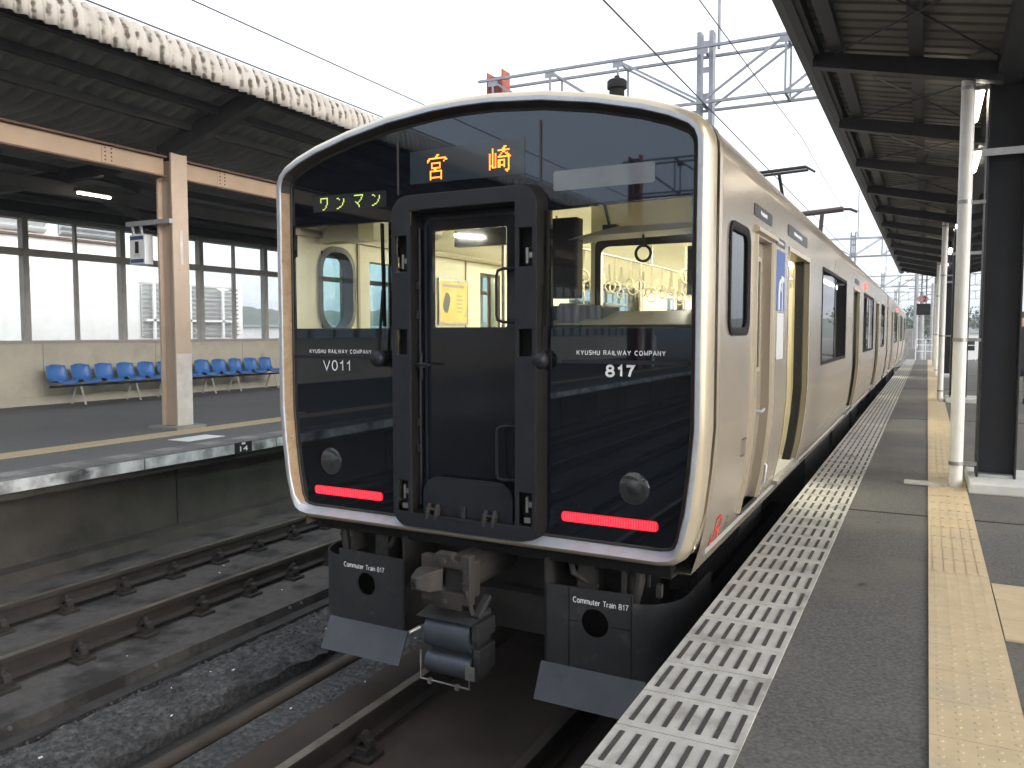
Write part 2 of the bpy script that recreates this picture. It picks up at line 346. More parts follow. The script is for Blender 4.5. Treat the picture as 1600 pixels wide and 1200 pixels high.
def sign_text(body, name, m, parent, fn, width, height, w=.13, gap=.22):
    # plain grotesque lettering built from ribbons; fn maps (u, v, lift) to a point
    mb = MB(); x = 0; pieces = []; lift = 0
    for ch in body:
        adv, st = GL[ch]
        for pl_ in st: pieces.append([(x + a, b) for a, b in pl_])
        x += adv + gap
    tot = x - gap; sx_, sz_ = width / tot, height
    for pl_ in pieces:
        lift += 1; q = [(a * sx_, w / 2 * sz_ + b * (1 - w) * sz_) for a, b in pl_]; hw_ = w * sz_ / 2; L_, R_ = [], []
        closed = math.hypot(q[0][0] - q[-1][0], q[0][1] - q[-1][1]) < 1e-6
        for i in range(len(q)):
            a = Vector(q[i - 1] if i > 0 else (q[-2] if closed else q[0])); b = Vector(q[i]); c = Vector(q[i + 1] if i < len(q) - 1 else (q[1] if closed else q[-1]))
            t1 = (b - a); t2 = (c - b)
            t1 = t1.normalized() if t1.length > 1e-9 else t2.normalized(); t2 = t2.normalized() if t2.length > 1e-9 else t1
            n1 = Vector((-t1.y, t1.x)); n2 = Vector((-t2.y, t2.x)); mm = n1 + n2
            if mm.length < .3: mm = n1
            mm.normalize(); k = hw_ / max(.45, mm.dot(n1))
            L_.append(b + mm * k); R_.append(b - mm * k)
        n_ = len(q); lf = (lift % 5) * .0003
        mb.add([fn(p.x, p.y, lf) for p in L_] + [fn(p.x, p.y, lf) for p in R_], [(i, i + 1, n_ + i + 1, n_ + i) for i in range(n_ - 1)])
    return mb.build(name, m, parent, recalc=False)
def face_forward(o):
    # the flat front panes share one true forward-facing normal
    me = o.data; nn = []
    for p in me.polygons:
        v = Vector((0, math.copysign(1, p.normal.y), 0)) if abs(p.normal.y) > .97 else p.normal
        nn += [v] * p.loop_total
    me.normals_split_custom_set([tuple(v) for v in nn])
def bitmap(rows, name, m, parent, fn, px, pz):
    mb = MB(); g = .06
    for j, r_ in enumerate(rows):
        for i, c in enumerate(r_):
            if c == '#':
                a, b = i * px, -j * pz
                mb.add([fn(a + g * px, b - pz + g * pz), fn(a + px - g * px, b - pz + g * pz), fn(a + px - g * px, b - g * pz), fn(a + g * px, b - g * pz)], [(0, 1, 2, 3)])
    return mb.build(name, m, parent, recalc=False)

# ================================================================== THE SETTING
RZ = -0.93                                # rail head level (platform top is z = 0)
struct(MB().add([(-3000, -3000, -1.6), (3000, -3000, -1.6), (3000, 3000, -1.6), (-3000, 3000, -1.6)], [(0, 1, 2, 3)]), 'ground', 'ground')
mb = MB()
mb.box(-.91, 6.2, -30, 46, -.16, -.004); mb.box(-.55, 5.9, -30, 46, -1.6, -.16)
struct(mb, 'platform', 'asphalt', 'asphalt platform under the new dark canopy')
mb = MB()
for yj in (-4, 1.2, 6.66, 14.2, 21.9, 29.4): mb.box(-.50, .040, yj, yj + .022, -.003, .0005); mb.box(.338, 6.0, yj, yj + .022, -.003, .0005)
struct(mb, 'expansion_joint', 'joint')
# white edge tiles with black grip bars
mb = MB(); mg = MB(); y = -6.1; rnd = random.Random(3)
while y < 45.5:
    mb.box(-.915, -.499, y + .003, y + .297, -.05, .004)
    for k in range(7):
        x = -.885 + k * .0578
        if y < 30: mg.box(x, x + .017, y + .045, y + .255, .003, .0065)
        else: mg.box(x, x + .017, y + .045, y + .255, .003, .0065)
    y += .3
struct(mb, 'platform_edge_paving', 'edge_tile', 'pale slotted edge tiles along the train')
struct(mg, 'grip_strip', 'grip')
mb = MB(); rs_ = random.Random(21)
for k in range(18):
    x = rs_.uniform(-.46, .02); yy = 1.9 + 9 * rs_.random(); r_ = rs_.uniform(.006, .022); e = rs_.uniform(.7, 1.8)
    mb.add([(x + r_ * rs_.uniform(.75, 1.2) * math.cos(a * .7), yy + r_ * e * rs_.uniform(.75, 1.2) * math.sin(a * .7), .0012) for a in range(9)], [tuple(range(9))])
struct(mb, 'platform_stains', 'stain')
# yellow tactile paving with raised dots / bars
mt = MB(); mdots = MB(); y = -6.0; k = 0
while y < 45:
    mt.box(.042, .336, y + .002, y + .298, -.004, .005)
    if 1.0 < y < 16:
        bars = y > 5.0
        for i in range(5):
            if bars and y < 16:
                mdots.box(.042 + .035 + i * .056 - .011, .042 + .035 + i * .056 + .011, y + .015, y + .285, .004, .0075)
            elif not bars:
                for j in range(5):
                    cx, cy = .042 + .035 + i * .056, y + .04 + j * .056
                    mdots.add([(cx + .012 * math.cos(a * math.pi / 3), cy + .012 * math.sin(a * math.pi / 3), .0048) for a in range(6)] +
                              [(cx + .007 * math.cos(a * math.pi / 3), cy + .007 * math.sin(a * math.pi / 3), .0068) for a in range(6)],
                              [(a, (a + 1) % 6, 6 + (a + 1) % 6, 6 + a) for a in range(6)] + [tuple(range(6, 12))])
    y += .3
for i in range(6):
    for j in range(3): mt.box(.342 + i * .3, .342 + i * .3 + .296, 4.1 + j * .3, 4.1 + j * .3 + .296, -.004, .005)
struct(mt, 'tactile_paving', 'tile_yellow', 'yellow tactile tiles along the platform')
struct(mdots, 'tactile_dots', 'tile_yellow')

# left platform
mb = MB()
mb.box(-15.2, -7.52, -40, 46, -.14, 0); mb.box(-15.2, -8.2, -40, 46, -1.6, -.14)
struct(mb, 'platform_opposite', 'asphalt_left', 'grey asphalt platform across the tracks')
mb = MB(); y = -40
while y < 46:
    mb.box(-7.87, -7.47, y + .004, y + .596, -.115, .004); y += .6
struct(mb, 'platform_edge_opposite', 'edge_tile_left')
mb = MB(); y = -39.8
while y < 46:
    mb.box(-7.85, -7.62, y, y + .26, .003, .007); y += .6
struct(mb, 'edge_stripes_opposite', 'concrete')
mb = MB(); y = -40
while y < 46: mb.box(-7.468, -7.455, y + .01, y + 1.99, -.125, -.012); y += 2
struct(mb, 'platform_lip_opposite', 'edge_face', 'peeling white painted lip of the far platform')
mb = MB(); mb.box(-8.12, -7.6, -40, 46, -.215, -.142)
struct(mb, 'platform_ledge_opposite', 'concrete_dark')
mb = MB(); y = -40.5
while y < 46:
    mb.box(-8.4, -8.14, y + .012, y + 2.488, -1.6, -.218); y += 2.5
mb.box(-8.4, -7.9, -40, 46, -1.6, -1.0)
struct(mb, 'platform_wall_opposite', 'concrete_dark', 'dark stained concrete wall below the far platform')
mb = MB(); mb.box(-9.13, -8.73, -40, 46, -.001, .005)
y = -40
struct(mb, 'tactile_paving_opposite', 'tile_yellow', 'yellow tactile strip on the far platform')
mb = MB(); mb.box(-8.45, -8.1, 7.15, 7.75, -.001, .004)
struct(mb, 'painted_marking', 'white_paint', 'white painted patch near the far platform edge')

# track beds
mb = MB(); mb.box(-7.9, -7.55, -40, 120, -1.6, -1.13); mb.box(-7.55, -5.1, -40, 120, -1.6, -1.125)
struct(mb, 'trackbed_opposite', 'slab', 'grey slab carrying the empty track')
mb = MB(); mb.box(-5.1, -4.98, -40, 120, -1.6, -1.21)
struct(mb, 'trackbed_ledge', 'trench')
# rough ballast walkway between the tracks: jittered grid
mb = MB(); rnd = random.Random(11); nx, ny = 16, 330; x0, x1, y0, y1 = -4.98, -4.36, -3, 30
vs = []
for j in range(ny + 1):
    for i in range(nx + 1):
        e = min(i, nx - i) / nx
        z = -1.215 + rnd.uniform(-.012, .014) + (.0 if e > .12 else -.03 * rnd.random() - (.05 if e < .03 else 0))
        xx = x0 + (x1 - x0) * i / nx + (rnd.uniform(-.03, .03) if e < .05 else rnd.uniform(-.01, .01))
        vs.append((xx, y0 + (y1 - y0) * j / ny, z))
mb.add(vs, [(j * (nx + 1) + i, j * (nx + 1) + i + 1, (j + 1) * (nx + 1) + i + 1, (j + 1) * (nx + 1) + i) for j in range(ny) for i in range(nx)])
for k in range(3800):
    x = rnd.uniform(-4.95, -4.38); yy = 1.6 + 11 * rnd.random() ** 1.6; r_ = rnd.uniform(.005, .017); z = -1.212
    q = [(x + r_ * rnd.uniform(.6, 1.2) * math.cos(a), yy + r_ * rnd.uniform(.6, 1.2) * math.sin(a), z + r_ * rnd.uniform(-.3, .3)) for a in (0, 1.3, 2.5, 3.8, 5.1)]
    mb.add(q + [(x + r_ * .2, yy, z + r_ * rnd.uniform(.7, 1.2))], [(i_, (i_ + 1) % 5, 5) for i_ in range(5)])
mb.box(-4.96, -4.38, -40, 120, -1.6, -1.27)
struct(mb, 'gravel_walkway', 'gravel', 'strip of rough grey ballast between the tracks')
struct(MB().box(-4.38, -3.5, -40, 120, -1.6, -1.36), 'trench', 'trench')
mb = MB(); mb.box(-3.88, -3.5, -40, 120, -1.6, -1.20)
for k in range(1300):
    x = rnd.uniform(-3.87, -3.5); yy = 1.6 + 5 * rnd.random() ** 1.4; r_ = rnd.uniform(.004, .013); z = -1.199
    q = [(x + r_ * rnd.uniform(.6, 1.2) * math.cos(a), yy + r_ * rnd.uniform(.6, 1.2) * math.sin(a), z) for a in (0, 1.3, 2.5, 3.8, 5.1)]
    mb.add(q + [(x, yy, z + r_ * rnd.uniform(.6, 1.1))], [(i_, (i_ + 1) % 5, 5) for i_ in range(5)])
struct(mb, 'gravel_shoulder', 'gravel')
mb = MB(); mb.box(-3.5, -1.2, -40, 120, -1.6, -1.125)
struct(mb, 'trackbed', 'slab_rust', 'rust stained slab under the train')
mb = MB(); mb.box(-1.2, -.56, -40, 46, -1.6, -1.2)
struct(mb, 'drain_channel', 'trench')

# rails: each rail is a thing with its clips
def rail(x, y0, y1, top, label, clips, curve=False, inner=1):
    t = thing('rail', label, 'rail', (x, y0, RZ - .155), 'rails of the two tracks')
    prof = [(-.0635, -.155), (.0635, -.155), (.0635, -.143), (.012, -.125), (.008, -.045), (.0325, -.035), (.0325, -.006), (.026, 0), (-.026, 0), (-.0325, -.006), (-.0325, -.035), (-.008, -.045), (-.012, -.125), (-.0635, -.143)]
    path = [(x, y0), (x, 44)]
    if curve:
        for k in range(1, 13): yy = 44 + k * 4.5; path.append((x + .0042 * (yy - 44) ** 2, yy))
    else: path.append((x, y1))
    b = MB(); b.loft([[(px + a, py, RZ + z) for a, z in prof] for px, py in path], True, True); b.build('rail_body', 'rail_rust', t)
    b = MB(); b.loft([[(px + a, py, RZ + z) for a, z in ((-.030, .0005), (.030, .0005), (.030, .0015), (-.030, .0015))] for px, py in path], True, True); b.build('rail_head', top, t)
    for yy in clips:
        c = MB()
        for s in (-1, 1):
            c.box(x + s * .11 - .07, x + s * .11 + .07, yy - .075, yy + .075, RZ - .198, RZ - .17)
            c.box(x + s * .10 - .042, x + s * .10 + .042, yy - .045, yy + .045, RZ - .171, RZ - .13)
            c.xz([(x + s * .03, RZ - .128), (x + s * .055, RZ - .075), (x + s * .10, RZ - .062), (x + s * .15, RZ - .085), (x + s * .16, RZ - .125), (x + s * .13, RZ - .125), (x + s * .12, RZ - .095), (x + s * .09, RZ - .09), (x + s * .06, RZ - .128)], yy - .026, yy + .026)
            c.tube([(x + s * .105, yy, RZ - .13), (x + s * .105, yy, RZ - .035)], .016, 8)
            c.tube([(x + s * .105, yy, RZ - .068), (x + s * .105, yy, RZ - .045)], .026, 6)
        c.build('rail_clip', 'clip', t)
    return t
ck = [2.6 + .58 * i for i in range(24)]
rail(-2.95, -40, 110, 'rail_top', 'bright rail under the hose block, near side of the middle ballast', [1.42 + .58 * i for i in range(5)], True)
rail(-1.85, -40, 110, 'rail_top_dull', 'dark rail closest to the slotted platform tiles', [1.42 + .58 * i for i in range(5)], True)
rail(-6.82, -40, 110, 'rail_top', 'rail nearest the far platform wall', [3.4 + .58 * i for i in range(20)])
rail(-5.72, -40, 110, 'rail_top', 'empty track rail next to the middle ballast', [2.75 + .58 * i for i in range(18)])
mb = MB(); mb.tube([(-4.0, -30, -1.24), (-4.0, 40, -1.24)], .055, 10)
tag(mb.build('cable_pipe', 'pipe_brown', smooth=40), 'brown pipe running in the trench beside the ballast', 'pipe')
# bolts on the slab edge, and scattered litter
mb = MB()
for yy in (2.75, 3.05, 4.15, 5.6, 5.75): mb.tube([(-5.115, yy, -1.15), (-5.085, yy, -1.15)], .014, 8)
struct(mb, 'slab_bolts', 'steel')
mb = MB(); rnd = random.Random(5)
for i in range(55):
    x = rnd.choice((rnd.uniform(-4.9, -4.4), rnd.uniform(-4.9, -4.4), rnd.uniform(-3.85, -3.1), rnd.uniform(-6.6, -5.3))); yy = rnd.uniform(2.2, 9)
    z = -1.195 if x < -4 and x > -5 else (-1.19 if x < -3.5 and x > -4 else -1.122); s = rnd.uniform(.004, .012); a = rnd.random() * 3
    mb.bar((x, yy, z), (x + s * 2 * math.cos(a), yy + s * 2 * math.sin(a), z), s, s * .6)
tag(mb.build('litter', 'white_paint'), 'tiny pale crumbs and scraps lying on the trackbed', 'litter', None, 'stuff')

# ================================================================== LEFT CANOPY
can = thing('platform_canopy', 'old canopy with corrugated eave and peach steel posts over the far platform', 'canopy', (-9.4, 8.1, 0))
LY0, LY1 = -34, 40
def corr(prof, y0, y1, per, amp, seg, nrm):
    n = int((y1 - y0) / per * seg); rings = []
    for j in range(n + 1):
        yy = y0 + (y1 - y0) * j / n; w = amp * math.cos(2 * math.pi * (yy - y0) / per)
        rings.append([(p[0] + q[0] * w, yy, p[1] + q[1] * w) for p, q in zip(prof, nrm)])
    return rings
lip = [(-7.60, 4.30), (-7.60, 4.42), (-7.615, 4.52), (-7.66, 4.61), (-7.74, 4.67), (-7.86, 4.69)]
lnr = [(1, 0), (1, 0), (.96, .25), (.8, .6), (.45, .9), (.2, 1)]
MB().loft(corr(lip, -6, LY1, .146, .030, 8, lnr), False).build('eave_sheet', 'eave_old', can, smooth=60, solid=.008)
MB().loft(corr(lip, LY0, -6.0, .146, .020, 4, lnr), False).build('eave_sheet', 'eave_old', can, smooth=60, solid=.008)
roofp = [(-7.70, 4.60), (-9.5, 4.02), (-12.0, 3.92), (-15.6, 3.78)]
MB().loft(corr(roofp, LY0, LY1, .21, .032, 6, [(0, 1)] * 4), False).build('roof_sheet', 'canopy_sheet', can, smooth=60, solid=.012)
mb = MB()
for x, z in ((-7.95, 4.47), (-8.45, 4.31), (-8.95, 4.15)): mb.box(x - .05, x + .05, LY0, LY1, z - .10, z)
for x in (-10.6, -11.7, -12.9, -14.0): mb.box(x - .05, x + .05, LY0, LY1, 3.72, 3.83)
mb.build('purlin', 'canopy_dark', can)
POSTS = (-21.9, -11.9, -1.9, 8.1, 18.1, 28.1, 38.1)
for yp in POSTS:
    mb = MB(); mb.bar((-9.55, yp + .03, 3.80), (-7.72, yp + .03, 4.40), .16, .22); mb.build('rafter', 'canopy_dark', can)
    mb = MB(); mb.bar((-9.5, yp, 3.74), (-14.7, yp, 3.60), .12, .18); mb.build('rafter', 'canopy_dark', can)
    mb = MB(); mb.bar((-9.6, yp, 3.2), (-10.7, yp, 3.62), .08, .10); mb.build('knee_brace', 'canopy_dark', can)
mb = MB()
mb.box(-11.75, -11.6, LY0, LY1, 3.40, 3.60); mb.box(-14.62, -14.4, LY0, LY1, 3.47, 3.62)
for yp in POSTS:
    mb.bar((-11.68, yp + .7, 3.42), (-11.68, yp + 2.0, 3.1), .09, .1); mb.bar((-11.68, yp - .7, 3.42), (-11.68, yp - 2.0, 3.1), .09, .1)
mb.build('inner_beam', 'canopy_dark', can)
# girder: peach I-beam between posts, rusty flange, bolted splice plates
mb = MB(); me_ = MB(); mr = MB()
for a, b in zip(POSTS[:-1], POSTS[1:]):
    mb.box(-9.44, -9.40, a + .17, b - .10, 3.485, 3.72)
    me_.box(-9.52, -9.33, a + .17, b - .10, 3.722, 3.748); me_.box(-9.52, -9.33, a + .17, b - .10, 3.462, 3.483)
    for q in (a + .95, b - .95):
        mb.box(-9.40, -9.393, q - .10, q + .10, 3.50, 3.71)
        for dy in (-.05, .04):
            for z in (3.54, 3.59, 3.64, 3.69): mr.tube([(-9.393, q + dy, z), (-9.384, q + dy, z)], .011, 6)
mb.build('girder', 'peach', can); me_.build('girder_flange', 'rust_edge', can); mr.build('rivet', 'rust_edge', can)
for yp in POSTS:
    c = MB()
    # H-section post: flanges along the platform, web across
    c.box(-9.56, -9.52, yp - .10, yp + .17, .04, 3.70); c.box(-9.29, -9.25, yp - .10, yp + .17, .04, 3.79); c.box(-9.52, -9.29, yp - .04, yp + .02, .04, 3.70)
    po = c.build('post', 'peach_post', can, bevel=.006)
    MB().box(-9.2485, -9.246, yp - .098, yp + .168, .05, 1.05).build('paint_patch', 'post_white', po)
    MB().box(-9.72, -9.13, yp - .22, yp + .30, -.01, .045).build('post_base', 'concrete', po, bevel=.01)
    MB().box(-9.248, -9.243, yp + .01, yp + .06, 2.28, 2.75).build('lamp_bracket', 'post_white', po)
# platform number sign
sg = thing('platform_sign', 'small white and blue platform number sign hanging from the peach post', 'sign', (-9.4, 8.0, 2.2))
MB().box(-10.12, -9.245, 7.94, 7.995, 2.835, 2.895).build('bracket_arm', 'steel_galv', sg)
mb = MB()
for x in (-10.03, -9.86): mb.tube([(x, 8.0, 2.71), (x, 7.98, 2.84)], .02, 8)
mb.build('hanger', 'steel_galv', sg)
MB().box(-10.10, -9.79, 7.98, 8.12, 2.30, 2.72).build('sign_box', 'sign_white', sg, bevel=.008)
MB().box(-10.075, -9.815, 7.974, 7.979, 2.645, 2.695).box(-10.075, -9.815, 7.974, 7.979, 2.325, 2.375).build('stripe', 'sign_blue', sg)
text('1', 'lettering', 'frame_black', sg, lambda a, b: (-9.985 + a, 7.976, 2.455 + b), .075, .165, .03)
text('のりば', 'lettering', 'grey_paint', sg, lambda a, b: (-10.01 + a, 7.976, 2.405 + b), .13, .04, .01)
# edge marker 14
mk = thing('edge_marker', 'small black plate numbered 14 on the far platform lip', 'sign', (-7.45, 7.4, -.1))
MB().box(-7.456, -7.447, 7.28, 7.56, -.13, .006).build('plate', 'black_label', mk)
text('14', 'lettering', 'white_paint', mk, lambda a, b: (-7.446, 7.36 + a, -.105 + b), .13, .06, .01)
MB().box(-7.4468, -7.446, 7.39, 7.45, -.025, -.002).build('mark', 'white_paint', mk)

# ------------------------------------------------------------------ windbreak wall behind the far platform
wl = thing('windbreak_wall', 'cream concrete wall with a band of tall windows behind the blue chairs', 'wall', (-14.72, 8, 0))
mb = MB(); y = -40.3
while y < 44:
    mb.box(-14.92, -14.72, y + .006, y + 2.494, -.1, 1.14); y += 2.5
mb.box(-14.90, -14.74, -40, 44, -.1, 1.1); mb.box(-14.72, -14.66, -40, 44, -.01, .16)
mb.build('concrete_base', 'concrete_cream', wl)
mb = MB(); mb.box(-14.90, -14.70, -40, 44, 1.14, 1.20); mb.box(-14.87, -14.75, -40, 44, 3.42, 3.50)
mb.box(-14.86, -14.75, -40, 44, 2.75, 2.88)
y0 = 9.45 - 2.035 * 24
for k in range(41):
    y = y0 + 2.035 * k; mb.box(-14.88, -14.735, y - .055, y + .055, 1.20, 3.42)
mb.build('window_frame', 'window_frame', wl)
mb = MB()
for k in range(41):
    y = y0 + 2.035 * k + 1.017; mb.box(-14.85, -14.76, y - .028, y + .028, 1.20, 2.75); mb.box(-14.85, -14.76, y - .02, y + .02, 2.88, 3.42)
mb.build('mullion', 'window_frame', wl)
mb = MB()
for k in range(40):
    y = y0 + 2.035 * k
    for a, b in ((y + .056, y + .987), (y + 1.047, y + 1.979)):
        for z0, z1 in ((1.20, 2.75), (2.88, 3.42)): mb.add([(-14.81, a, z0), (-14.81, b, z0), (-14.81, b, z1), (-14.81, a, z1)], [(0, 1, 2, 3)])
mb.build('pane', 'wall_glass', wl)
mb = MB(); mb.box(-15.2, -14.92, -40, 44, 3.45, 3.75); mb.build('header', 'canopy_dark', wl)

# ------------------------------------------------------------------ blue chairs in benches of four
def seat(mb, yc):
    prof = [(-14.42, .755), (-14.425, .73), (-14.41, .64), (-14.385, .53), (-14.34, .45), (-14.27, .415), (-14.15, .42), (-14.04, .435), (-13.99, .425), (-13.97, .40)]
    n = 9; rings = []
    for i, (x, z) in enumerate(prof):
        t = i / (len(prof) - 1); row = []
        hw = .198 - .045 * max(0, 1 - i / 2.0) ** 2 - .02 * max(0, (i - 7) / 2)
        for j in range(n):
            u = -1 + 2 * j / (n - 1); e = abs(u) ** 3
            if i < 5: row.append((x + .055 * e, yc + u * hw, z - (.05 * e if i == 0 else 0)))
            else: row.append((x - (.015 * e if i > 7 else 0), yc + u * hw, z + .05 * e * (1 if i < 8 else .4)))
        rings.append(row)
    mb.loft(rings, False)
bench = None
lab = ['bench of four blue plastic seats at the near end, left of the peach post',
       'middle bench of four blue plastic seats, half hidden by the peach post',
       'bench of four blue plastic seats seen just left of the train']
b0 = thing('bench', lab[0], 'bench', (-14.25, 9.6, 0), 'benches of blue seats along the wall')
for k in range(4):
    s_ = MB(); seat(s_, 9.70 + .487 * k); s_.build('seat', 'chair_blue', b0, smooth=60, solid=.012)
MB().box(-14.28, -14.22, 9.50, 11.42, .33, .37).box(-14.12, -14.07, 9.50, 11.42, .345, .38).build('beam', 'canopy_dark', b0)
for yy in (10.0, 11.2):
    l = MB(); l.bar((-14.10, yy, .36), (-14.00, yy + .02, 0), .035, .02); l.build('leg', 'chair_leg', b0)
    l = MB(); l.bar((-14.24, yy, .34), (-14.40, yy + .02, 0), .035, .02); l.build('leg', 'chair_leg', b0)
for k in (1, 2): dup(b0, (0, 1.948 * k, 0), lab[k])

# ------------------------------------------------------------------ buildings seen through the far windows
bd = thing('building', 'white building with grey louvred panels seen through the far windows', 'building', (-27, 18, -1.6))
MB().box(-38, -25, 5, 25, -1.6, 3.45).build('wall', 'bldg_white', bd)
MB().box(-37, -25.6, 4, 19.9, 3.45, 7).build('upper_wall', 'bldg_white', bd)
MB().box(-25.6, -25.42, 4, 19.9, 4.40, 4.47).build('eave', 'rust_edge', bd)
def louv(x, y0, y1, z0, z1, n, mb_, ml):
    m_ = MB(); m_.box(x - .12, x - .06, y0, y1, z0, z1); m_.build('louvre_back', mb_, bd)
    m_ = MB(); h_ = (z1 - z0) / n
    for i in range(n): m_.add([(x - .05, y0, z0 + i * h_), (x - .05, y1, z0 + i * h_), (x + .10, y1, z0 + i * h_ + h_ * .55), (x + .10, y0, z0 + i * h_ + h_ * .55)], [(0, 1, 2, 3)])
    m_.build('louvre', ml, bd)
louv(-24.86, 20.1, 24.6, 1.2, 3.15, 12, 'bldg_grey', 'bldg_white')
louv(-25.45, 9, 17.0, 4.55, 6.6, 10, 'louvre', 'bldg_white')
louv(-25.45, 17.5, 19.8, 4.55, 5.2, 4, 'bldg_grey', 'louvre')
mb = MB()
for yy in (20.4, 22.0, 23.6): mb.box(-24.72, -24.64, yy, yy + .1, .4, 3.1)
mb.box(-24.72, -24.64, 20.1, 24.6, 1.75, 1.83); mb.build('railing', 'white_paint', bd)
bd2 = thing('house', 'pale house beyond the far windows at the right', 'house', (-60, 70, -1.6))
MB().box(-70, -55, 60, 76, -1.6, 1.9).build('wall', 'bldg_white', bd2)
MB().box(-70.3, -54.7, 59.7, 76.3, 1.9, 2.1).build('roof', 'bldg_grey', bd2)

# ================================================================== RIGHT CANOPY
rc = thing('platform_canopy', 'new dark steel canopy over the near platform', 'canopy', (.56, 8.3, 0))
zc = lambda x: 3.97 - .2 * (x + 1.04) if x < .56 else 3.97 - .2 * 1.6 + .2 * (x - .56)
RY0, RY1 = -24, 38
def ribs(xa, xb, n, name, m_):
    rings = []; per = .20; N_ = int((RY1 - RY0) / per)
    for j in range(N_):
        yy = RY0 + j * per
        for q, dz in ((0, 0), (.13, 0), (.145, .05), (.185, .05)):
            rings.append([(xa + (xb - xa) * i / n, yy + q, zc(xa + (xb - xa) * i / n) + dz) for i in range(n + 1)])
    MB().loft(rings, False).build(name, m_, rc)
ribs(-1.0, .56, 1, 'roof_sheet', 'rcanopy_sheet'); ribs(.56, 2.3, 1, 'roof_sheet', 'rcanopy_sheet')
mb = MB()
for x0, x1 in ((-1.10, -1.04), (2.3, 2.36)): mb.box(x0, x1, RY0, RY1, 3.80, 4.10)
mb.build('fascia', 'rcanopy_edge', rc)
mb = MB()
mb.box(-1.04, -.97, RY0, RY1, 3.80, 3.83); mb.box(-.99, -.93, RY0, RY1, 3.83, 3.95)
mb.build('edge_gutter', 'rcanopy_steel', rc)
for x in (-.79, -.15, 1.1, 1.75):
    MB().box(x - .055, x + .055, RY0, RY1, zc(x) - .10, zc(x) - .012).build('purlin', 'rcanopy_steel', rc)
for k in range(24):
    y = 8.0 + 2.48 * (k - 12)
    if y < RY0 or y > RY1: continue
    b = MB()
    for xa, xb in ((-.99, .5), (.62, 2.25)):
        za, zb = zc(xa) - .10, zc(xb) - .10
        b.add([(xa, y - .06, za - .13), (xb, y - .06, zb - .16), (xb, y + .06, zb - .16), (xa, y + .06, za - .13), (xa, y - .06, za), (xb, y - .06, zb), (xb, y + .06, zb), (xa, y + .06, za)],
              [(0, 3, 2, 1), (4, 5, 6, 7), (0, 1, 5, 4), (1, 2, 6, 5), (2, 3, 7, 6), (3, 0, 4, 7)])
    b.build('cross_beam', 'rcanopy_steel', rc)
    if -3 < y < 30:
        b = MB()
        b.tube([(-.80, y + .1, zc(-.8) - .12), (.5, y + 2.3, zc(.5) - .12)], .008, 6); b.tube([(-.80, y + 2.38, zc(-.8) - .12), (.5, y + .2, zc(.5) - .12)], .008, 6)
        b.build('brace_rod', 'rcanopy_steel', rc)
MB().box(.46, .66, RY0, RY1, 3.46, 3.64).build('valley_beam', 'rcanopy_steel', rc)
for k in range(-3, 4):
    yc = 8.3 + 10 * k
    c = MB(); c.box(.41, .425, yc - .15, yc + .15, .08, 3.62); c.box(.695, .71, yc - .15, yc + .15, .08, 3.62); c.box(.425, .695, yc - .01, yc + .01, .08, 3.62)
    co = c.build('column', 'rcanopy_steel', rc, bevel=.003)
    MB().box(.43, .69, yc - .13, yc - .011, .08, .11).build('base_plate', 'steel_galv', co)
    MB().box(.345, .98, yc - .5, yc + .45, -.01, .085).build('plinth', 'plinth', co, bevel=.015)
    MB().box(.37, .98, yc - .175, yc - .165, 2.84, 2.90).build('strut', 'steel_galv', co)
# white drain pipes beside the columns
dlab = ['white drain pipe nearest the camera, with a flat steel plate at its foot', 'second white drain pipe down the platform, the first behind the nearest one',
        'third white drain pipe down the platform, slimmer and farther away', 'farthest white drain pipe near the end of the canopy', 'white drain pipe behind the photographer', 'white drain pipe far behind the photographer']
dp = thing('drain_pipe', dlab[0], 'drain pipe', (.252, 8.05, 0), 'white drain pipes along the platform')
mb = MB(); mb.tube([(.252, 8.05, 0), (.252, 8.05, 3.52)], .054, 20); mb.build('pipe', 'pipe_white', dp, smooth=50)
mb = MB(); mb.tube([(.252, 8.05, 3.48), (.252, 8.05, 3.56), (.262, 8.052, 3.60), (.295, 8.056, 3.63), (.34, 8.06, 3.635), (.45, 8.07, 3.635)], .060, 18)
mb.build('elbow', 'pipe_white', dp, smooth=50)
for z in (.21, 1.28, 2.45, 3.40):
    mb = MB(); mb.tube([(.252, 8.05, z - .016), (.252, 8.05, z + .016)], .058, 20); mb.box(.305, .41, 8.06, 8.10, z - .014, z + .014); mb.build('clamp', 'steel', dp, smooth=50)
for i, k in enumerate((1, 2, 3, -1)): dup(dp, (0, 10 * k, 0), dlab[i + 1])
# floor plate at the pipe foot
tag(MB().box(-.15, .20, 7.98, 8.14, .002, .022).build('drain_cover', 'edge_tile', bevel=.004), 'flat pale metal plate on the platform beside the nearest drain pipe', 'drain cover')
# strip lights under the valley beam
ll = ['lit strip light highest beside the nearest drain pipe', 'lit strip light lower in view, between drain pipe and black column']
s0 = thing('strip_light', ll[0], 'lamp', (.345, 8.7, 3.4), 'strip lights under the near canopy')
MB().box(.305, .385, 8.15, 9.25, 3.435, 3.47).build('housing', 'white_paint', s0)
mb = MB(); mb.tube([(.345, 8.18, 3.40), (.345, 9.22, 3.40)], .034, 10); mb.build('lamp_tube', 'lamp_warm', s0)
for i, k in enumerate((1, -1, 2, 3, 4, -2, -3)):
    dup(s0, (.115 if k > 0 else 0, 2.85 * k if k == 1 else 5 * k, 0), ll[1] if k == 1 else ('lit strip light farther down the near canopy' if k > 0 else 'lit strip light of the near canopy behind the photographer'))
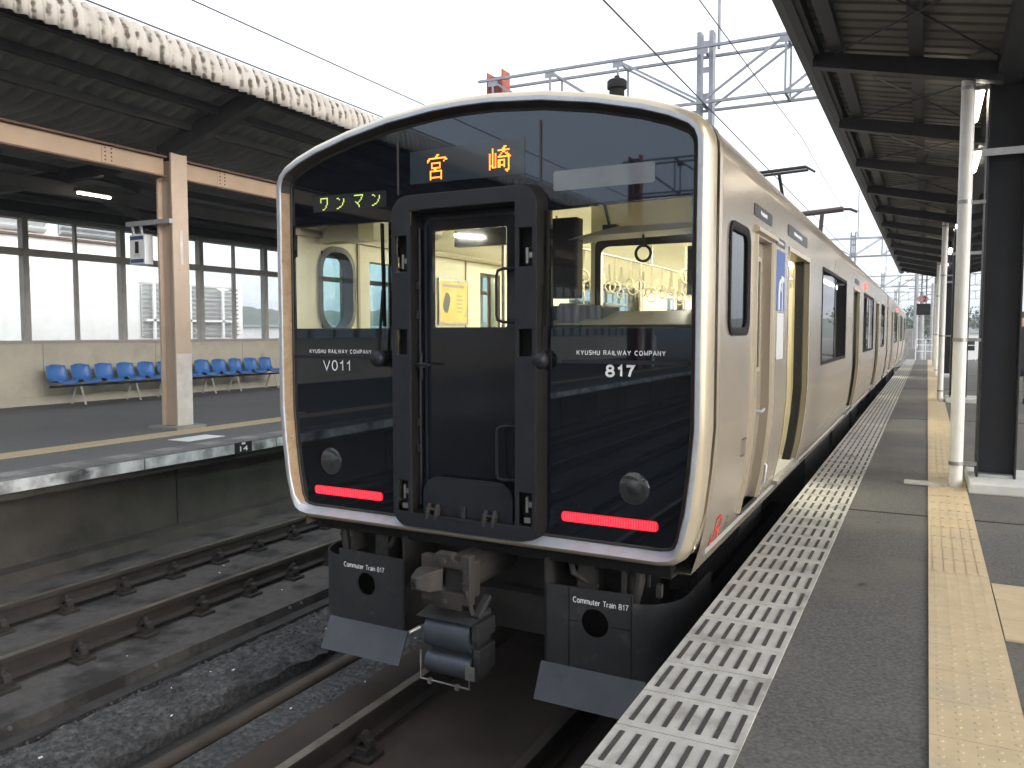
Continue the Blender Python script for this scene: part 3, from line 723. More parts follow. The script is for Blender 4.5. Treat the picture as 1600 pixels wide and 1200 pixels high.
# left canopy lamps
sl = ['lit strip light under the far canopy left of the peach post', 'lit strip light under the far canopy right of the peach post']
s1 = thing('strip_light', sl[0], 'lamp', (-11.2, 6.9, 3.45), 'strip lights under the far canopy')
MB().box(-11.3, -11.2, 8.0, 8.6, 3.43, 3.48).build('housing', 'canopy_dark', s1)
mb = MB(); mb.tube([(-11.25, 8.03, 3.405), (-11.25, 8.57, 3.405)], .018, 8); mb.build('lamp_tube', 'lamp_warm', s1)
dup(s1, (0, 4.6, 0), sl[1])

# ================================================================== THE TRAIN
XC, HW, G = -2.40, 1.44, 4.15            # centre line, half width, plane of the front glass
def hw(z):
    for (za, wa), (zb, wb) in zip(TUM[:-1], TUM[1:]):
        if za <= z <= zb: return wa + (wb - wa) * (z - za) / (zb - za)
    return TUM[-1][1]
TUM = [(.05, 1.31), (.20, 1.355), (.385, 1.392), (.62, 1.422), (.85, 1.44), (2.25, 1.44)]
ROOF = [(1.44, 2.25), (1.435, 2.31), (1.41, 2.37), (1.36, 2.42), (1.25, 2.475), (1.09, 2.53), (.83, 2.595), (.52, 2.65), (.2, 2.68), (0, 2.685)]
def shell_side(s, y0, y1, holes, mb):
    zs = sorted(set([t[0] for t in TUM] + [z for h_ in holes for z in h_[2:4]])); ys = sorted(set([y0, y1] + [q for h_ in holes for q in h_[:2]]))
    for a, b in zip(ys[:-1], ys[1:]):
        for c, d_ in zip(zs[:-1], zs[1:]):
            if any(h_[0] - 1e-6 <= a and b <= h_[1] + 1e-6 and h_[2] - 1e-6 <= c and d_ <= h_[3] + 1e-6 for h_ in holes): continue
            mb.add([(XC + s * hw(c), a, c), (XC + s * hw(c), b, c), (XC + s * hw(d_), b, d_), (XC + s * hw(d_), a, d_)], [(0, 1, 2, 3)])
IW = 1.335
def inner_side(s, y0, y1, holes, mb):
    zs = sorted(set([.2, 2.02] + [min(max(z, .2), 2.02) for h_ in holes for z in h_[2:4]])); ys = sorted(set([y0, y1] + [min(max(q, y0), y1) for h_ in holes for q in h_[:2]]))
    for a, b in zip(ys[:-1], ys[1:]):
        for c, d_ in zip(zs[:-1], zs[1:]):
            if any(h_[0] - 1e-6 <= a and b <= h_[1] + 1e-6 and h_[2] - .03 <= c and d_ <= h_[3] + 1e-6 for h_ in holes): continue
            mb.add([(XC + s * IW, a, c), (XC + s * IW, b, c), (XC + s * IW, b, d_), (XC + s * IW, a, d_)], [(0, 1, 2, 3)])
def ring_frame(mb, s, y0, y1, z0, z1, r, w, d0, d1):
    # rounded frame standing on the side wall between depths d0 (outer) and d1, measured from the wall outward
    a = rrect(y0, y1, z0, z1, r); b = rrect(y0 + w, y1 - w, z0 + w, z1 - w, max(r - w, .005))
    f = lambda dd: (lambda p: (XC + s * (hw(p[1]) + dd), p[0], p[1]))
    mb.loft([[f(d1)(p) for p in a], [f(d0)(p) for p in a], [f(d0)(p) for p in b], [f(d1)(p) for p in b]], True)

def car(y0, y1, front, label, org):
    T = thing('train_car', label, 'train', org, 'cars of the train')
    ys = y0 + (.11 if front else 0)
    doors = [y0 + 2.45, y0 + 8.60, y0 + 14.35]; DW = 1.20
    wins = [(y0 + 4.70, y0 + 7.40, 1.03, 1.99), (y0 + 10.75, y0 + 13.5, 1.03, 1.99), (y0 + 16.6, y0 + 18.1, 1.03, 1.99)]
    dh = [(q, q + DW, .175, 1.965) for q in doors]
    cw = [(4.50, 4.97, 1.37, 1.905)] if front else []
    cd = [(5.24, 5.80, .20, 1.945)] if front else []
    hr = dh + wins + cw + cd
    lw = [(q + .12, q + .52, 1.02, 1.90) for q in doors] + [(q + .68, q + 1.08, 1.02, 1.90) for q in doors]
    hl = wins + lw + ([(4.47, 4.80, 1.372, 1.905), (5.02, 5.40, 1.0, 1.87)] if front else [])
    for s_, h_ in ((1, hr), (-1, hl)): mb = MB(); shell_side(s_, ys, y1, h_, mb); mb.build('body_side', 'body_gold', T, recalc=False)
    # roof + end wall
    full = [(XC + x, z) for x, z in ROOF] + [(XC - x, z) for x, z in ROOF[::-1][1:]]
    r_ = MB(); r_.loft([[(x, yy, z) for x, z in full] for yy in (ys, y1)], False)
    r_.build('roof', 'body_gold', T, smooth=35, recalc=False)
    e = MB(); e.add([(x, y1, z) for x, z in full] + [(XC - 1.31, y1, .05), (XC + 1.31, y1, .05)], [tuple(range(len(full) + 2))])
    e.build('end_wall', 'cab_grey', T)
    u = MB(); u.add([(XC - 1.31, ys, .05), (XC + 1.31, ys, .05), (XC + 1.31, y1, .05), (XC - 1.31, y1, .05)], [(0, 1, 2, 3)]); u.build('underframe', 'undergear', T)
    if not front: u = MB(); u.add([(x, ys, z) for x, z in full] + [(XC - 1.31, ys, .05), (XC + 1.31, ys, .05)], [tuple(range(len(full) + 2))]); u.build('end_wall', 'cab_grey', T)
    # interior shell
    i0 = 4.22 if front else y0 + .1
    hin = [(q - .02, q + DW + .02, .17, 1.97) for q in doors]
    m_ = MB(); inner_side(1, i0, y1 - .1, hin + wins + cw + [(c[0], c[1], .2, 1.9) for c in cd], m_); inner_side(-1, i0, y1 - .1, hl, m_)
    m_.build('inner_wall', 'cream', T, recalc=False)
    m_ = MB(); cv = [(-1.335, 2.02), (-1.28, 2.04), (-1.20, 2.10), (-1.05, 2.22), (-.8, 2.34), (-.5, 2.39), (.5, 2.39), (.8, 2.34), (1.05, 2.22), (1.20, 2.10), (1.28, 2.04), (1.335, 2.02)]
    m_.loft([[(XC + x, yy, z) for x, z in cv] for yy in (i0, y1 - .1)], False); m_.build('ceiling', 'cream', T, smooth=40, recalc=False)
    m_ = MB()
    for s in (-1, 1): m_.box(XC + s * 1.32 - .02, XC + s * 1.32 + .02, i0, y1 - .1, 1.985, 2.03)
    for yy in (4.88, 5.9, 6.45, 9.3, 11.6, 14.5, 17, 20):
        if yy > y0: m_.box(XC - 1.338, XC - 1.325, yy - .012, yy + .012, .2, 2.0)
    m_.build('trim', 'cream_dark', T)
    MB().box(XC - 1.34, XC + 1.34, y0 + .3, y1 - .1, .12, .20).build('floor', 'floor_train', T)
    for x in (-.95, .55):
        m_ = MB(); m_.box(XC + x - .06, XC + x + .06, y0 + (.75 if front and x < 0 else 2.1 if front else .6), y1 - 1.0, 2.345, 2.375); m_.build('ceiling_light', 'tube', T)
    # left windows: tinted panes
    m_ = MB()
    for a, b, c, d_ in hl: m_.add([(XC - 1.40, a, c), (XC - 1.40, b, c), (XC - 1.40, b, d_), (XC - 1.40, a, d_)], [(0, 1, 2, 3)])
    m_.build('window_pane', 'tint_teal', T)
    # right side windows
    for a, b, c, d_ in wins:
        f = MB(); ring_frame(f, 1, a - .02, b + .02, c - .02, d_ + .02, .05, .035, .006, -.05); fo = f.build('window', 'rubber', T, smooth=30)
        p = MB(); p.add([(XC + 1.432, a, c), (XC + 1.432, b, c), (XC + 1.432, b, d_), (XC + 1.432, a, d_)], [(0, 1, 2, 3)]); p.build('pane', 'dark_glass', fo)
        MB().box(XC + 1.425, XC + 1.437, (a + b) / 2 - .02, (a + b) / 2 + .02, c, d_).build('mullion', 'rubber', fo)
    # passenger doors, standing open: jambs, sill, leaves slid back into the wall
    for q in doors:
        fr = MB()
        prof = [(hw(z), z) for z in (.175, .2, .385, .62, .85, 1.965)]
        for yy in (q, q + DW):
            fr.loft([[(XC + w, yy, z), (XC + 1.30 if z > .5 else XC + w - .11, yy, z)] for w, z in prof], False)
        fr.add([(XC + 1.44, q, 1.965), (XC + 1.44, q + DW, 1.965), (XC + 1.30, q + DW, 1.965), (XC + 1.30, q, 1.965)], [(0, 1, 2, 3)])
        fo = fr.build('passenger_door', 'jamb', T)
        tr = MB(); tr.loft([[(XC + w + .006, yy, z) for w, z in prof] for yy in (q + DW - .004, q + DW + .03)], False)
        tr.loft([[(XC + w + .006, yy, z) for w, z in prof] for yy in (q - .03, q + .004)], False); tr.add([(XC + 1.446, q - .03, 1.965), (XC + 1.446, q + DW + .03, 1.965), (XC + 1.446, q + DW + .03, 2.0), (XC + 1.446, q - .03, 2.0)], [(0, 1, 2, 3)])
        tr.build('door_frame', 'bezel_gold', fo)
        lf = MB()
        for a, b in ((q + DW - .10, q + DW + .3), (q - .3, q + .06)):
            lf.loft([[(XC + (w - .045), a, z), (XC + (w - .045), b, z), (XC + (w - .085), b, z), (XC + (w - .085), a, z)] for w, z in prof], True, True)
        lf.build('door_leaf', 'body_gold', fo)
        rb = MB(); rb.loft([[(XC + w - .03, q + DW - .15, z), (XC + w - .03, q + DW - .095, z), (XC + w - .10, q + DW - .095, z), (XC + w - .10, q + DW - .15, z)] for w, z in prof], True, True)
        rb.build('door_rubber', 'rubber', fo)
        MB().box(XC + 1.20, XC + 1.385, q - .02, q + DW + .02, .155, .185).build('sill', 'steel', fo)
        # draught screens inside
        for e_ in (q - .14, q + DW + .11): MB().box(XC + .85, XC + 1.33, e_, e_ + .03, .2, 1.75).build('draught_screen', 'cream_dark', T)
        m_ = MB(); m_.box(XC + 1.442, XC + 1.447, q + DW / 2 - .55, q + DW / 2 + .55, 2.10, 2.14) if False else None
    # labels over the doors
    return T, doors, wins
T, doors, wins = car(4.15, 23.75, True, 'gold commuter train car with black glass front standing at the platform', (XC, 14, RZ))
T2, d2, w2 = car(24.35, 43.6, False, 'second gold train car coupled behind the leading car', (XC, 34, RZ))
m_ = MB(); m_.box(XC - .6, XC + .6, 23.70, 24.40, .2, 2.3); m_.build('gangway_bellows', 'rubber', T)
sx = XC + HW
# ------------------------------------------------------------------ front of the leading car
SH = .033                                # the front stands very slightly askew to the platform
class FB(MB):
    def build(s, *a, **k):
        s.v = [(p[0], p[1] - SH * (p[0] - XC), p[2]) for p in s.v]; return MB.build(s, *a, **k)
P = lambda a, b, d_=0.0: (XC + a, G + d_, b)
half = [(0, .125), (.5, .125), (1.19, .125), (1.265, .138), (1.32, .175), (1.358, .25), (1.395, .40), (1.422, .62), (1.44, .85), (1.44, 1.6), (1.44, 2.25)] + ROOF[1:-1]
dense = []
for a, b in zip(half[:-1], half[1:]):
    n = max(1, int(math.hypot(b[0] - a[0], b[1] - a[1]) / .09))
    for k in range(n): dense.append((a[0] + (b[0] - a[0]) * k / n, a[1] + (b[1] - a[1]) * k / n))
dense.append(half[-1])
OUT = dense + [(0, 2.685)] + [(-a, b) for a, b in dense[::-1][:-1]]
def off(poly, d_):
    n = len(poly); res = []
    for i in range(n):
        a = Vector(poly[i - 1]); b = Vector(poly[(i + 1) % n]); t = (b - a).normalized(); nn = Vector((-t.y, t.x)); p = Vector(poly[i]) + nn * (d_(poly[i]) if callable(d_) else d_); res.append((p.x, p.y))
    return res
ring = lambda d_, y: [P(a, b, y - G) for a, b in off(OUT, d_)]
mb = FB(); mb.loft([ring(.012, 4.235), ring(.0, 4.215), ring(0, 4.15), ring(.004, 4.125), ring(.013, 4.10), ring(.027, 4.084), ring(.038, 4.078)])
bz = mb.build('front_bezel', 'bezel_gold', T, smooth=50)
def rimring(d_, y, yl):                   # along the bottom the rim slopes back like a sill
    return [(p[0], yl if q[1] < .16 else (y + yl) / 2 if q[1] < .24 else y, p[2]) for p, q in zip(ring(d_, y), OUT)]
mb = FB(); mb.loft([ring(.038, 4.078), rimring(.044, 4.076, 4.088), rimring(.062, 4.076, 4.128), rimring(.066, 4.085, 4.134)]); mb.build('rim', 'bezel_silver', bz, smooth=50)
lowd = lambda q: .085 if q[1] > .3 else .075
botf = lambda p: p[1] < .2
n = len(OUT); r0 = rimring(.066, 4.085, 4.134); r1 = ring(lowd, 4.152)
sil, inn, inr, up = FB(), FB(), FB(), FB()
for i in range(n):
    j = (i + 1) % n; zz = (OUT[i][1] + OUT[j][1]) / 2
    (sil if zz < .2 else (up if zz > 2.28 else inn if OUT[i][0] < 0 else inr)).add([r0[i], r0[j], r1[j], r1[i]], [(0, 1, 2, 3)])
sil.build('sill', 'bezel_silver', bz); inn.build('reveal', 'bezel_inner', bz); inr.build('reveal', 'bezel_inner', bz); up.build('upper_reveal', 'seal', bz)
mb = FB(); mb.loft([ring(lowd, 4.150), ring(lambda q: lowd(q) + .014, 4.142), ring(lambda q: lowd(q) + .018, 4.151)]); mb.build('seal', 'seal', bz)
mb = FB(); mb.loft([ring(.02, 4.22), ring(.03, 4.28)]); mb.build('groove', 'rubber', bz)
# lip where the body shell starts behind the groove
sh_ = off(OUT, 0)
mb = MB(); mb.loft([[(XC + a, 4.262, b) for a, b in off(OUT, .022)], [(XC + a, 4.25, b) for a, b in off(OUT, .004)], [(XC + a, 4.275, b) for a, b in off(OUT, -.006)], [(XC + a, 4.31, b) for a, b in off(OUT, -.001)]]); mb.build('body_lip', 'body_gold', T, smooth=60)

glassout = off(OUT, lowd)
WL = [(-1.352, 1.36), (-.553, 1.36), (-.553, 2.028), (-1.345, 2.036)]; WR = [(.535, 1.362), (1.345, 1.362), (1.340, 2.036), (.525, 2.020)]
mb = FB(); mb.plate(glassout, [WL, WR, rrect(-.49, .50, .225, 2.12, .08)], P, .03)
fp = mb.build('front_panel', 'front_black', T)
for w_, l_ in ((WL, 'left'), (WR, 'right')):
    mb = FB(); mb.add([P(a, b, .008) for a, b in w_], [(0, 1, 2, 3)]); wo = mb.build('front_window', 'clear_train', T); face_forward(wo)
    mb = FB(); mb.plate([(w_[0][0] - .0, w_[0][1]), w_[1], w_[2], w_[3]], [[(w_[0][0] + .012, w_[0][1] + .008), (w_[1][0] - .012, w_[1][1] + .008), (w_[2][0] - .012, w_[2][1] - .008), (w_[3][0] + .012, w_[3][1] - .008)]], lambda a, b, c: P(a, b, c + .012), .03); mb.build('window_edge', 'front_black', wo)
for x in (-.478, .484):
    mb = FB(); mb.box(XC + x - .006, XC + x + .006, G - .006, G - .001, 2.17, 2.50); mb.build('panel_seam', 'seal', fp)
# display windows and LED lettering
mb = FB(); mb.plate([(-.389, 2.226), (.386, 2.219), (.386, 2.421), (-.389, 2.416)], [], lambda a, b, c: P(a, b, -.003 + c * .1), .02); ds = mb.build('destination_display', 'disp_glass', T)
MIYA = ["........##......", ".......##.......", "..#############.", ".##...........##", ".#...........#..", "....#######.....", "....#.....#.....", "....#.....#.....", "....#######.....", "......##........", "...#########....", "...#.......#....", "...#.......#....", "...#.......#....", "...#########....", "...#.......#...."]
SAKI = ["..........##....", "..#......##.....", "..#...########..", "..#......##.....", "#.#.#...#..##...", "#.#.#..#....##..", "#.#.#.#########.", "#.#.#........#..", "#.#.#.#####..#..", "#.#.#.##..#..#..", "#.#.#.##..#..#..", "###.#.#####..#..", "#.###.##..#..#..", "#............#..", "...........###..", "............#..."]
FL = lambda x, z, d_=-.0075: (lambda a, b, e=0: (XC + x + a, G + d_ - e - SH * (x + a), z + b))
bitmap(MIYA, 'lettering', 'led_orange', ds, FL(-.272, 2.384), .0094, .0092)
bitmap(SAKI, 'lettering', 'led_orange', ds, FL(.160, 2.386), .0094, .0092)
WA = ["#######", "#.....#", "#.....#", "#.....#", "......#", "......#", ".....#.", ".....#.", "....#..", "..##..."]
NN = [".......", "##.....", "..#...#", "......#", "......#", ".....#.", ".....#.", "....#..", "..##...", "##....."]
MA = ["########", ".......#", "......#.", "......#.", ".....#..", ".#..#...", "..##....", "...#....", "....#...", "....#..."]
mb = FB(); mb.plate([(-1.153, 2.112), (-.57, 2.108), (-.57, 2.208), (-1.157, 2.214)], [], lambda a, b, c: P(a, b, -.003 + c * .1), .02); dg = mb.build('service_display', 'disp_green', T)
for x, bm_ in ((-1.09, WA), (-.955, NN), (-.815, MA), (-.675, NN)): bitmap(bm_, 'lettering', 'led_green', dg, FL(x, 2.198), .0088, .0078)
mb = FB(); mb.plate(rrect(.562, 1.137, 2.108, 2.215, .015), [], lambda a, b, c: P(a, b, -.0025 + c * .1), .015); face_forward(mb.build('blank_display', 'sidepanel', T))
# lettering on the front
for x, z, w_ in ((-1.20, 1.208, .505), (.708, 1.221, .495)): sign_text('KYUSHU RAILWAY COMPANY', 'lettering', 'white_paint', fp, FL(x, z, -.004), w_, .026, .16, .36)
sign_text('V011', 'lettering', 'white_paint', fp, FL(-1.085, 1.097, -.004), .225, .068, .115, .26)
sign_text('817', 'lettering', 'white_paint', fp, FL(.88, 1.104, -.004), .152, .068, .20, .27)
for q in (fp, ds, dg): face_forward(q)
# tail lights: red LED bars with a dot grid
for s in (-1, 1):
    a, b = sorted((s * .618, s * 1.175)); z0 = .285 if s < 0 else .300; z1 = z0 + .056
    mb = FB(); mb.plate(rrect(a, b, z0, z1, .022), [], lambda p, q, c: P(p, q, -.004 + c * .1), .03); tl = mb.build('tail_light', 'tail_red', T)
    mb = FB(); nx = 38
    for i in range(nx):
        for j in range(5):
            x = a + .014 + (b - a - .028) * i / (nx - 1); z = z0 + .009 + (z1 - z0 - .018) * j / 4
            mb.add([P(x - .0028, z - .0026, -.0052), P(x + .0028, z - .0026, -.0052), P(x + .0028, z + .0026, -.0052), P(x - .0028, z + .0026, -.0052)], [(0, 1, 2, 3)])
    mb.build('led_dots', 'tail_dot', tl)
# headlights: shallow domed lenses
for x, z in ((-1.035, .508), (1.04, .518)):
    mb = FB(); rr = [(.088, -.001), (.084, -.006), (.07, -.011), (.045, -.015), (.02, -.017)]
    mb.loft([[P(x + r_ * math.cos(2 * math.pi * k / 32), z + r_ * math.sin(2 * math.pi * k / 32), d_) for k in range(32)] for r_, d_ in rr], True, True); hl_ = mb.build('headlight', 'lens', T, smooth=60)
    mb = FB(); rr = [(.086, -.002), (.074, -.0045), (.05, -.003), (.03, -.006), (.028, -.008)]
    mb.loft([[P(x + r_ * math.cos(2 * math.pi * k / 32), z + r_ * math.sin(2 * math.pi * k / 32), d_) for k in range(32)] for r_, d_ in rr], True, True); mb.build('reflector', 'lamp_lens', hl_, smooth=60)
# gangway door frame
fo_ = rrect(-.465, .505, .178, 2.142, [.10, .10, .11, .11], 8); CX = .02
slots = []
for c in (-.397, .437):
    for z0, z1 in ((1.70, 1.91), (1.21, 1.36), (.265, .455)): slots.append([(c - .042, z0), (c + .042, z0), (c + .042, z1), (c - .042, z1)])
mb = FB(); mb.plate(fo_, [rrect(-.332, .372, .262, 2.055, .01)] + slots, lambda a, b, c: P(a, b, -.10 + c), .018)
df = mb.build('gangway_frame', 'frame_black', T, bevel=.003)
mb = FB(); mb.loft([[P(a, b, -.097) for a, b in fo_], [P(CX + (a - CX) * 1.03, b + (.012 if b > 1 else -.006), -.05) for a, b in fo_], [P(CX + (a - CX) * 1.05, b + (.02 if b > 1 else -.01), .004) for a, b in fo_]]); mb.build('rubber_surround', 'rubber', df, smooth=40)
inn_ = rrect(-.332, .372, .262, 2.055, .01)
mb = FB(); mb.loft([[P(a, b, -.082) for a, b in inn_], [P(a, b, .05) for a, b in inn_]]); mb.build('frame_reveal', 'rubber', df)
mb = FB()
for c in (-.397, .437):
    mb.box(XC + c - .055, XC + c + .055, G - .03, G + .0, .2, 1.98)
mb.build('slot_back', 'rubber', df)
for c in (-.397, .437):
    for z in (1.72, .34):
        mb = FB(); mb.box(XC + c - .008, XC + c + .008, G - .075, G - .05, z, z + .085); mb.box(XC + c + .008, XC + c + .036, G - .07, G - .05, z + .03, z + .06)
        if z < 1: mb.box(XC + c - .02, XC + c + .02, G - .07, G - .05, .28, .31)
        mb.build('latch', 'steel', df)
# gangway door leaf
mb = FB(); mb.plate(rrect(-.345, .385, .25, 2.075, [.01, .01, .02, .02], 6), [rrect(-.245, .262, 1.372, 1.942, .012)], lambda a, b, c: P(a, b, .018 + c), .03)
gd = mb.build('gangway_door', 'door_black', T); face_forward(gd)
mb = FB(); mb.plate(rrect(-.300, .340, .288, 2.022, [.01, .01, .05, .05], 6), [rrect(-.286, .326, .302, 2.008, [.01, .01, .045, .045], 6)], lambda a, b, c: P(a, b, .012 + c), .008); mb.build('door_trim', 'frame_black', gd)
mb = FB(); mb.add([P(-.245, 1.372, .03), P(.262, 1.372, .03), P(.262, 1.942, .03), P(-.245, 1.942, .03)], [(0, 1, 2, 3)]); face_forward(mb.build('door_window', 'clear_train', gd))
for z0, z1 in ((1.40, 1.70), (.50, .81)):
    mb = FB(); mb.tube([P(.33, z0, .01), P(.265, z0, -.035), P(.235, z0 + .012, -.045), P(.228, z0 + .04, -.045), P(.228, z1 - .04, -.045), P(.235, z1 - .012, -.045), P(.265, z1, -.035), P(.33, z1, .01)], .0085, 8); mb.build('handle', 'frame_black', gd, smooth=60)
mb = FB(); mb.tube([P(-.322, .30, -.01), P(-.322, 1.96, -.01)], .009, 8); mb.tube([P(-.31, 1.06, -.02), P(-.31, 1.22, -.02)], [.012, .012], 10); mb.tube([P(-.315, 1.13, -.02), P(-.315, 1.16, -.02)], .028, 12)
mb.bar(P(-.33, 1.155, -.05), P(-.22, 1.15, -.07), .03, .012); mb.build('hinge_rod', 'frame_black', gd, smooth=50)
for z in (.62, .78, 1.42, 1.6):
    mb = FB(); mb.tube([P(-.326, z, -.03), P(-.326, z + .05, -.03)], .016, 8); mb.build('hinge', 'rubber', gd)
# fold-down gangway plate with its brackets
mb = FB(); mb.plate(rrect(-.282, .332, .235, .485, [.04, .04, .11, .11], 8), [], lambda a, b, c: P(a, b, -.045 + c), .016); pl = mb.build('gangway_plate', 'frame_black', T, bevel=.003)
mb = FB()
for c in (-.19, .20):
    for dx in (-.03, .03): mb.yz([(G - .062, .235), (G - .105, .235), (G - .10, .275), (G - .075, .325), (G - .062, .325)], XC + c + dx - .009, XC + c + dx + .009)
    mb.tube([P(c - .05, .295, -.08), P(c + .05, .295, -.08)], .008, 8)
mb.box(XC + .005, XC + .025, G - .075, G - .06, .24, .325); mb.box(XC - .02, XC + .05, G - .10, G - .06, .232, .245)
mb.build('bracket', 'undergear', pl)
mb = FB(); mb.box(XC - .332, XC + .372, G - .095, G - .03, .215, .232); mb.build('plate_step', 'frame_black', pl)
# wipers
for x, z, s, bx in ((-.60, 1.183, -1, -.57), (.507, 1.190, 1, .535)):
    mb = FB(); rr = [(.018, -.105), (.04, -.095), (.052, -.07), (.052, -.05), (.04, -.03)]
    mb.loft([[P(x + r_ * math.cos(2 * math.pi * k / 20), z + r_ * math.sin(2 * math.pi * k / 20), d_) for k in range(20)] for r_, d_ in rr], True, True); wp = mb.build('wiper', 'frame_black', T, smooth=60)
    mb = FB(); mb.tube([P(x, z, -.045), P(x, z, .0)], .034, 14); mb.box(XC + x - .05, XC + x + .05, G - .02, G - .001, z - .05, z + .05); mb.build('pivot', 'rubber', wp, smooth=40)
    mb = FB(); mb.bar(P(x + s * .0, z + .02, -.055), P(bx, 1.60, -.045), .016, .010); mb.bar(P(bx, 1.38, -.03), P(bx + s * .012, 2.005, -.03), .012, .022); mb.build('wiper_blade', 'rubber', wp)
    mb = FB(); mb.box(XC + min(s * .62, s * 1.33), XC + max(s * .62, s * 1.33), G - .012, G - .001, 1.175, 1.195); mb.build('wiper_rail', 'frame_black', wp)
# skirts with plough plates
for s in (-1, 1):
    path = [(.49, 4.46), (.49, 4.235)]
    path = [(.49, 4.20), (.62, 4.20), (.80, 4.20), (1.02, 4.20)] + [(1.02 + .24 * math.sin(R(a)), 4.50 - .30 * math.cos(R(a))) for a in (15, 30, 45, 60, 75, 90)] + [(1.26, 5.0)]
    mb = FB(); mb.plate([(s * .49, -.545), (s * 1.02, -.545), (s * 1.02, -.075), (s * .49, -.085)][::1], [circle(s * .80, -.285 if s < 0 else -.268, .074 if s < 0 else .082)], lambda a, b, c: (XC + a, 4.20 + c, b), .014)
    sk = mb.build('skirt', 'skirt', T)
    mb = FB(); mb.loft([[(XC + s * a, b, z) for a, b in path[3:]] for z in (-.545, -.12)], False); mb.loft([[(XC + s * (a - .014), b, z) for a, b in path[3:]] for z in (-.545, -.12)], False)
    mb.loft([[(XC + s * a, b, -.12) for a, b in path[3:]], [(XC + s * (a - .014), b, -.12) for a, b in path[3:]]], False); mb.build('skirt_corner', 'skirt', sk, smooth=40)
    mb = FB(); mb.yz([(4.198, -.54), (4.208, -.54), (4.105, -.725), (4.095, -.725)], XC + min(s * .47, s * 1.10), XC + max(s * .47, s * 1.10)); mb.build('plough_plate', 'skirt_plow', sk)
    mb = FB(); mb.box(XC + min(s * .49, s * .505), XC + max(s * .49, s * .505), 4.2, 4.75, -.56, .06); mb.build('skirt_stay', 'undergear', sk)
    mb = FB(); mb.box(XC + min(s * .6, s * 1.1), XC + max(s * .6, s * 1.1), 4.42, 4.44, -.6, .1); mb.build('skirt_back', 'rubber', sk)
    if s > 0:
        mb = FB()
        for x in (.645, 1.015): mb.box(XC + x - .002, XC + x + .002, 4.197, 4.1995, -.54, -.08)
        for x0, x1 in ((.645, .70), (.90, 1.015)): mb.box(XC + x0, XC + x1, 4.197, 4.1995, -.272, -.268)
        mb.build('panel_joint', 'rubber', sk)
    y_ = 4.196
    sign_text('Commuter Train 817', 'lettering', 'white_paint', sk, (lambda x, z: (lambda a, b, e=0: (XC + x + a, y_ - .001 - e - SH * (x + a), z + b)))(-.975 if s < 0 else .672, -.190 if s < 0 else -.165), .325, .034, .15, .2)
    # brackets and hoses above the skirt
    mb = FB()
    mb.box(XC + min(s * .55, s * 1.15), XC + max(s * .55, s * 1.15), 4.5, 4.9, -.05, .12); mb.box(XC + s * .72 - .05, XC + s * .72 + .05, 4.27, 4.5, -.14, .05); mb.box(XC + s * .95 - .012, XC + s * .95 + .012, 4.25, 4.4, -.10, .12)
    mb.tube([(XC + s * 1.03, 4.3, .12), (XC + s * 1.035, 4.28, 0), (XC + s * 1.0, 4.29, -.15), (XC + s * .9, 4.34, -.2)], .032, 10)
    mb.tube([(XC + s * .6, 4.3, .1), (XC + s * .64, 4.27, -.02), (XC + s * .78, 4.3, -.1)], .02, 8)
    mb.build('hose', 'undergear', sk)
    if s > 0:
        mb = FB(); mb.box(XC + 1.12, XC + 1.15, 4.3, 4.34, -.1, -.03); mb.box(XC + 1.06, XC + 1.075, 4.33, 4.35, -.06, .04); mb.build('terminal', 'coupler_rust', sk)
mb = FB(); mb.box(XC - 1.22, XC + 1.22, 4.24, 4.34, .04, .118); mb.build('buffer_beam', 'rubber', T)
mb = FB(); mb.box(XC - .5, XC + .5, 4.35, 4.45, -.45, -.22); mb.box(XC - .52, XC + .52, 4.6, 5.2, -.5, .1); mb.build('cross_member', 'undergear', T)
# coupler
mb = FB(); mb.plate([(-.165, -.19), (-.165, .07), (-.08, .07), (-.06, .095), (.04, .095), (.06, .06), (.09, .055), (.11, .095), (.165, .095), (.165, -.19), (.11, -.19), (.10, -.225), (-.08, -.225), (-.10, -.19)], [[(-.02, -.125), (.115, -.125), (.115, .012), (-.02, .012)]], lambda a, b, c: (XC + a, 3.90 + c, b), .06)
cp = mb.build('coupler', 'coupler_rust', T, bevel=.006)
mb = FB(); mb.loft([[(XC - .160, 3.905, -.125), (XC - .015, 3.905, -.125), (XC - .015, 3.905, .005), (XC - .160, 3.905, .005)], [(XC - .165, 3.85, -.128), (XC - .055, 3.82, -.118), (XC - .055, 3.82, -.005), (XC - .165, 3.85, .0)], [(XC - .160, 3.785, -.105), (XC - .115, 3.775, -.095), (XC - .115, 3.775, -.035), (XC - .160, 3.785, -.03)]], True, True); mb.build('coupler_head', 'coupler_rust', cp, bevel=.008)
mb = FB(); mb.box(XC - .06, XC - .02, 3.91, 3.94, -.10, -.01); mb.tube([(XC + .13, 3.885, -.06), (XC + .13, 3.90, -.06)], .012, 8); mb.bar((XC + .12, 3.885, -.06), (XC + .155, 3.885, -.055), .012); mb.bar((XC + .14, 3.90, -.10), (XC + .165, 3.93, -.24), .022); mb.build('coupler_lock', 'undergear', cp)
mb = FB(); mb.tube([(XC - .138, 3.771, -.066), (XC - .138, 3.783, -.066)], .016, 12); mb.box(XC - .02, XC + .115, 3.965, 3.975, -.125, .012); mb.build('coupler_hole', 'rubber', cp)
for z in (.045, -.185): mb = FB(); mb.tube([(XC - .01, 3.875, z), (XC - .01, 3.90, z)], .026, 6); mb.tube([(XC - .01, 3.868, z), (XC - .01, 3.876, z)], .014, 10); mb.build('bolt', 'undergear', cp)
mb = FB(); mb.tube([(XC, 3.95, -.06), (XC, 4.9, -.06)], .115, 16); mb.box(XC - .14, XC + .15, 3.955, 4.06, -.17, .05); mb.build('drawbar', 'undergear', cp, bevel=.02)
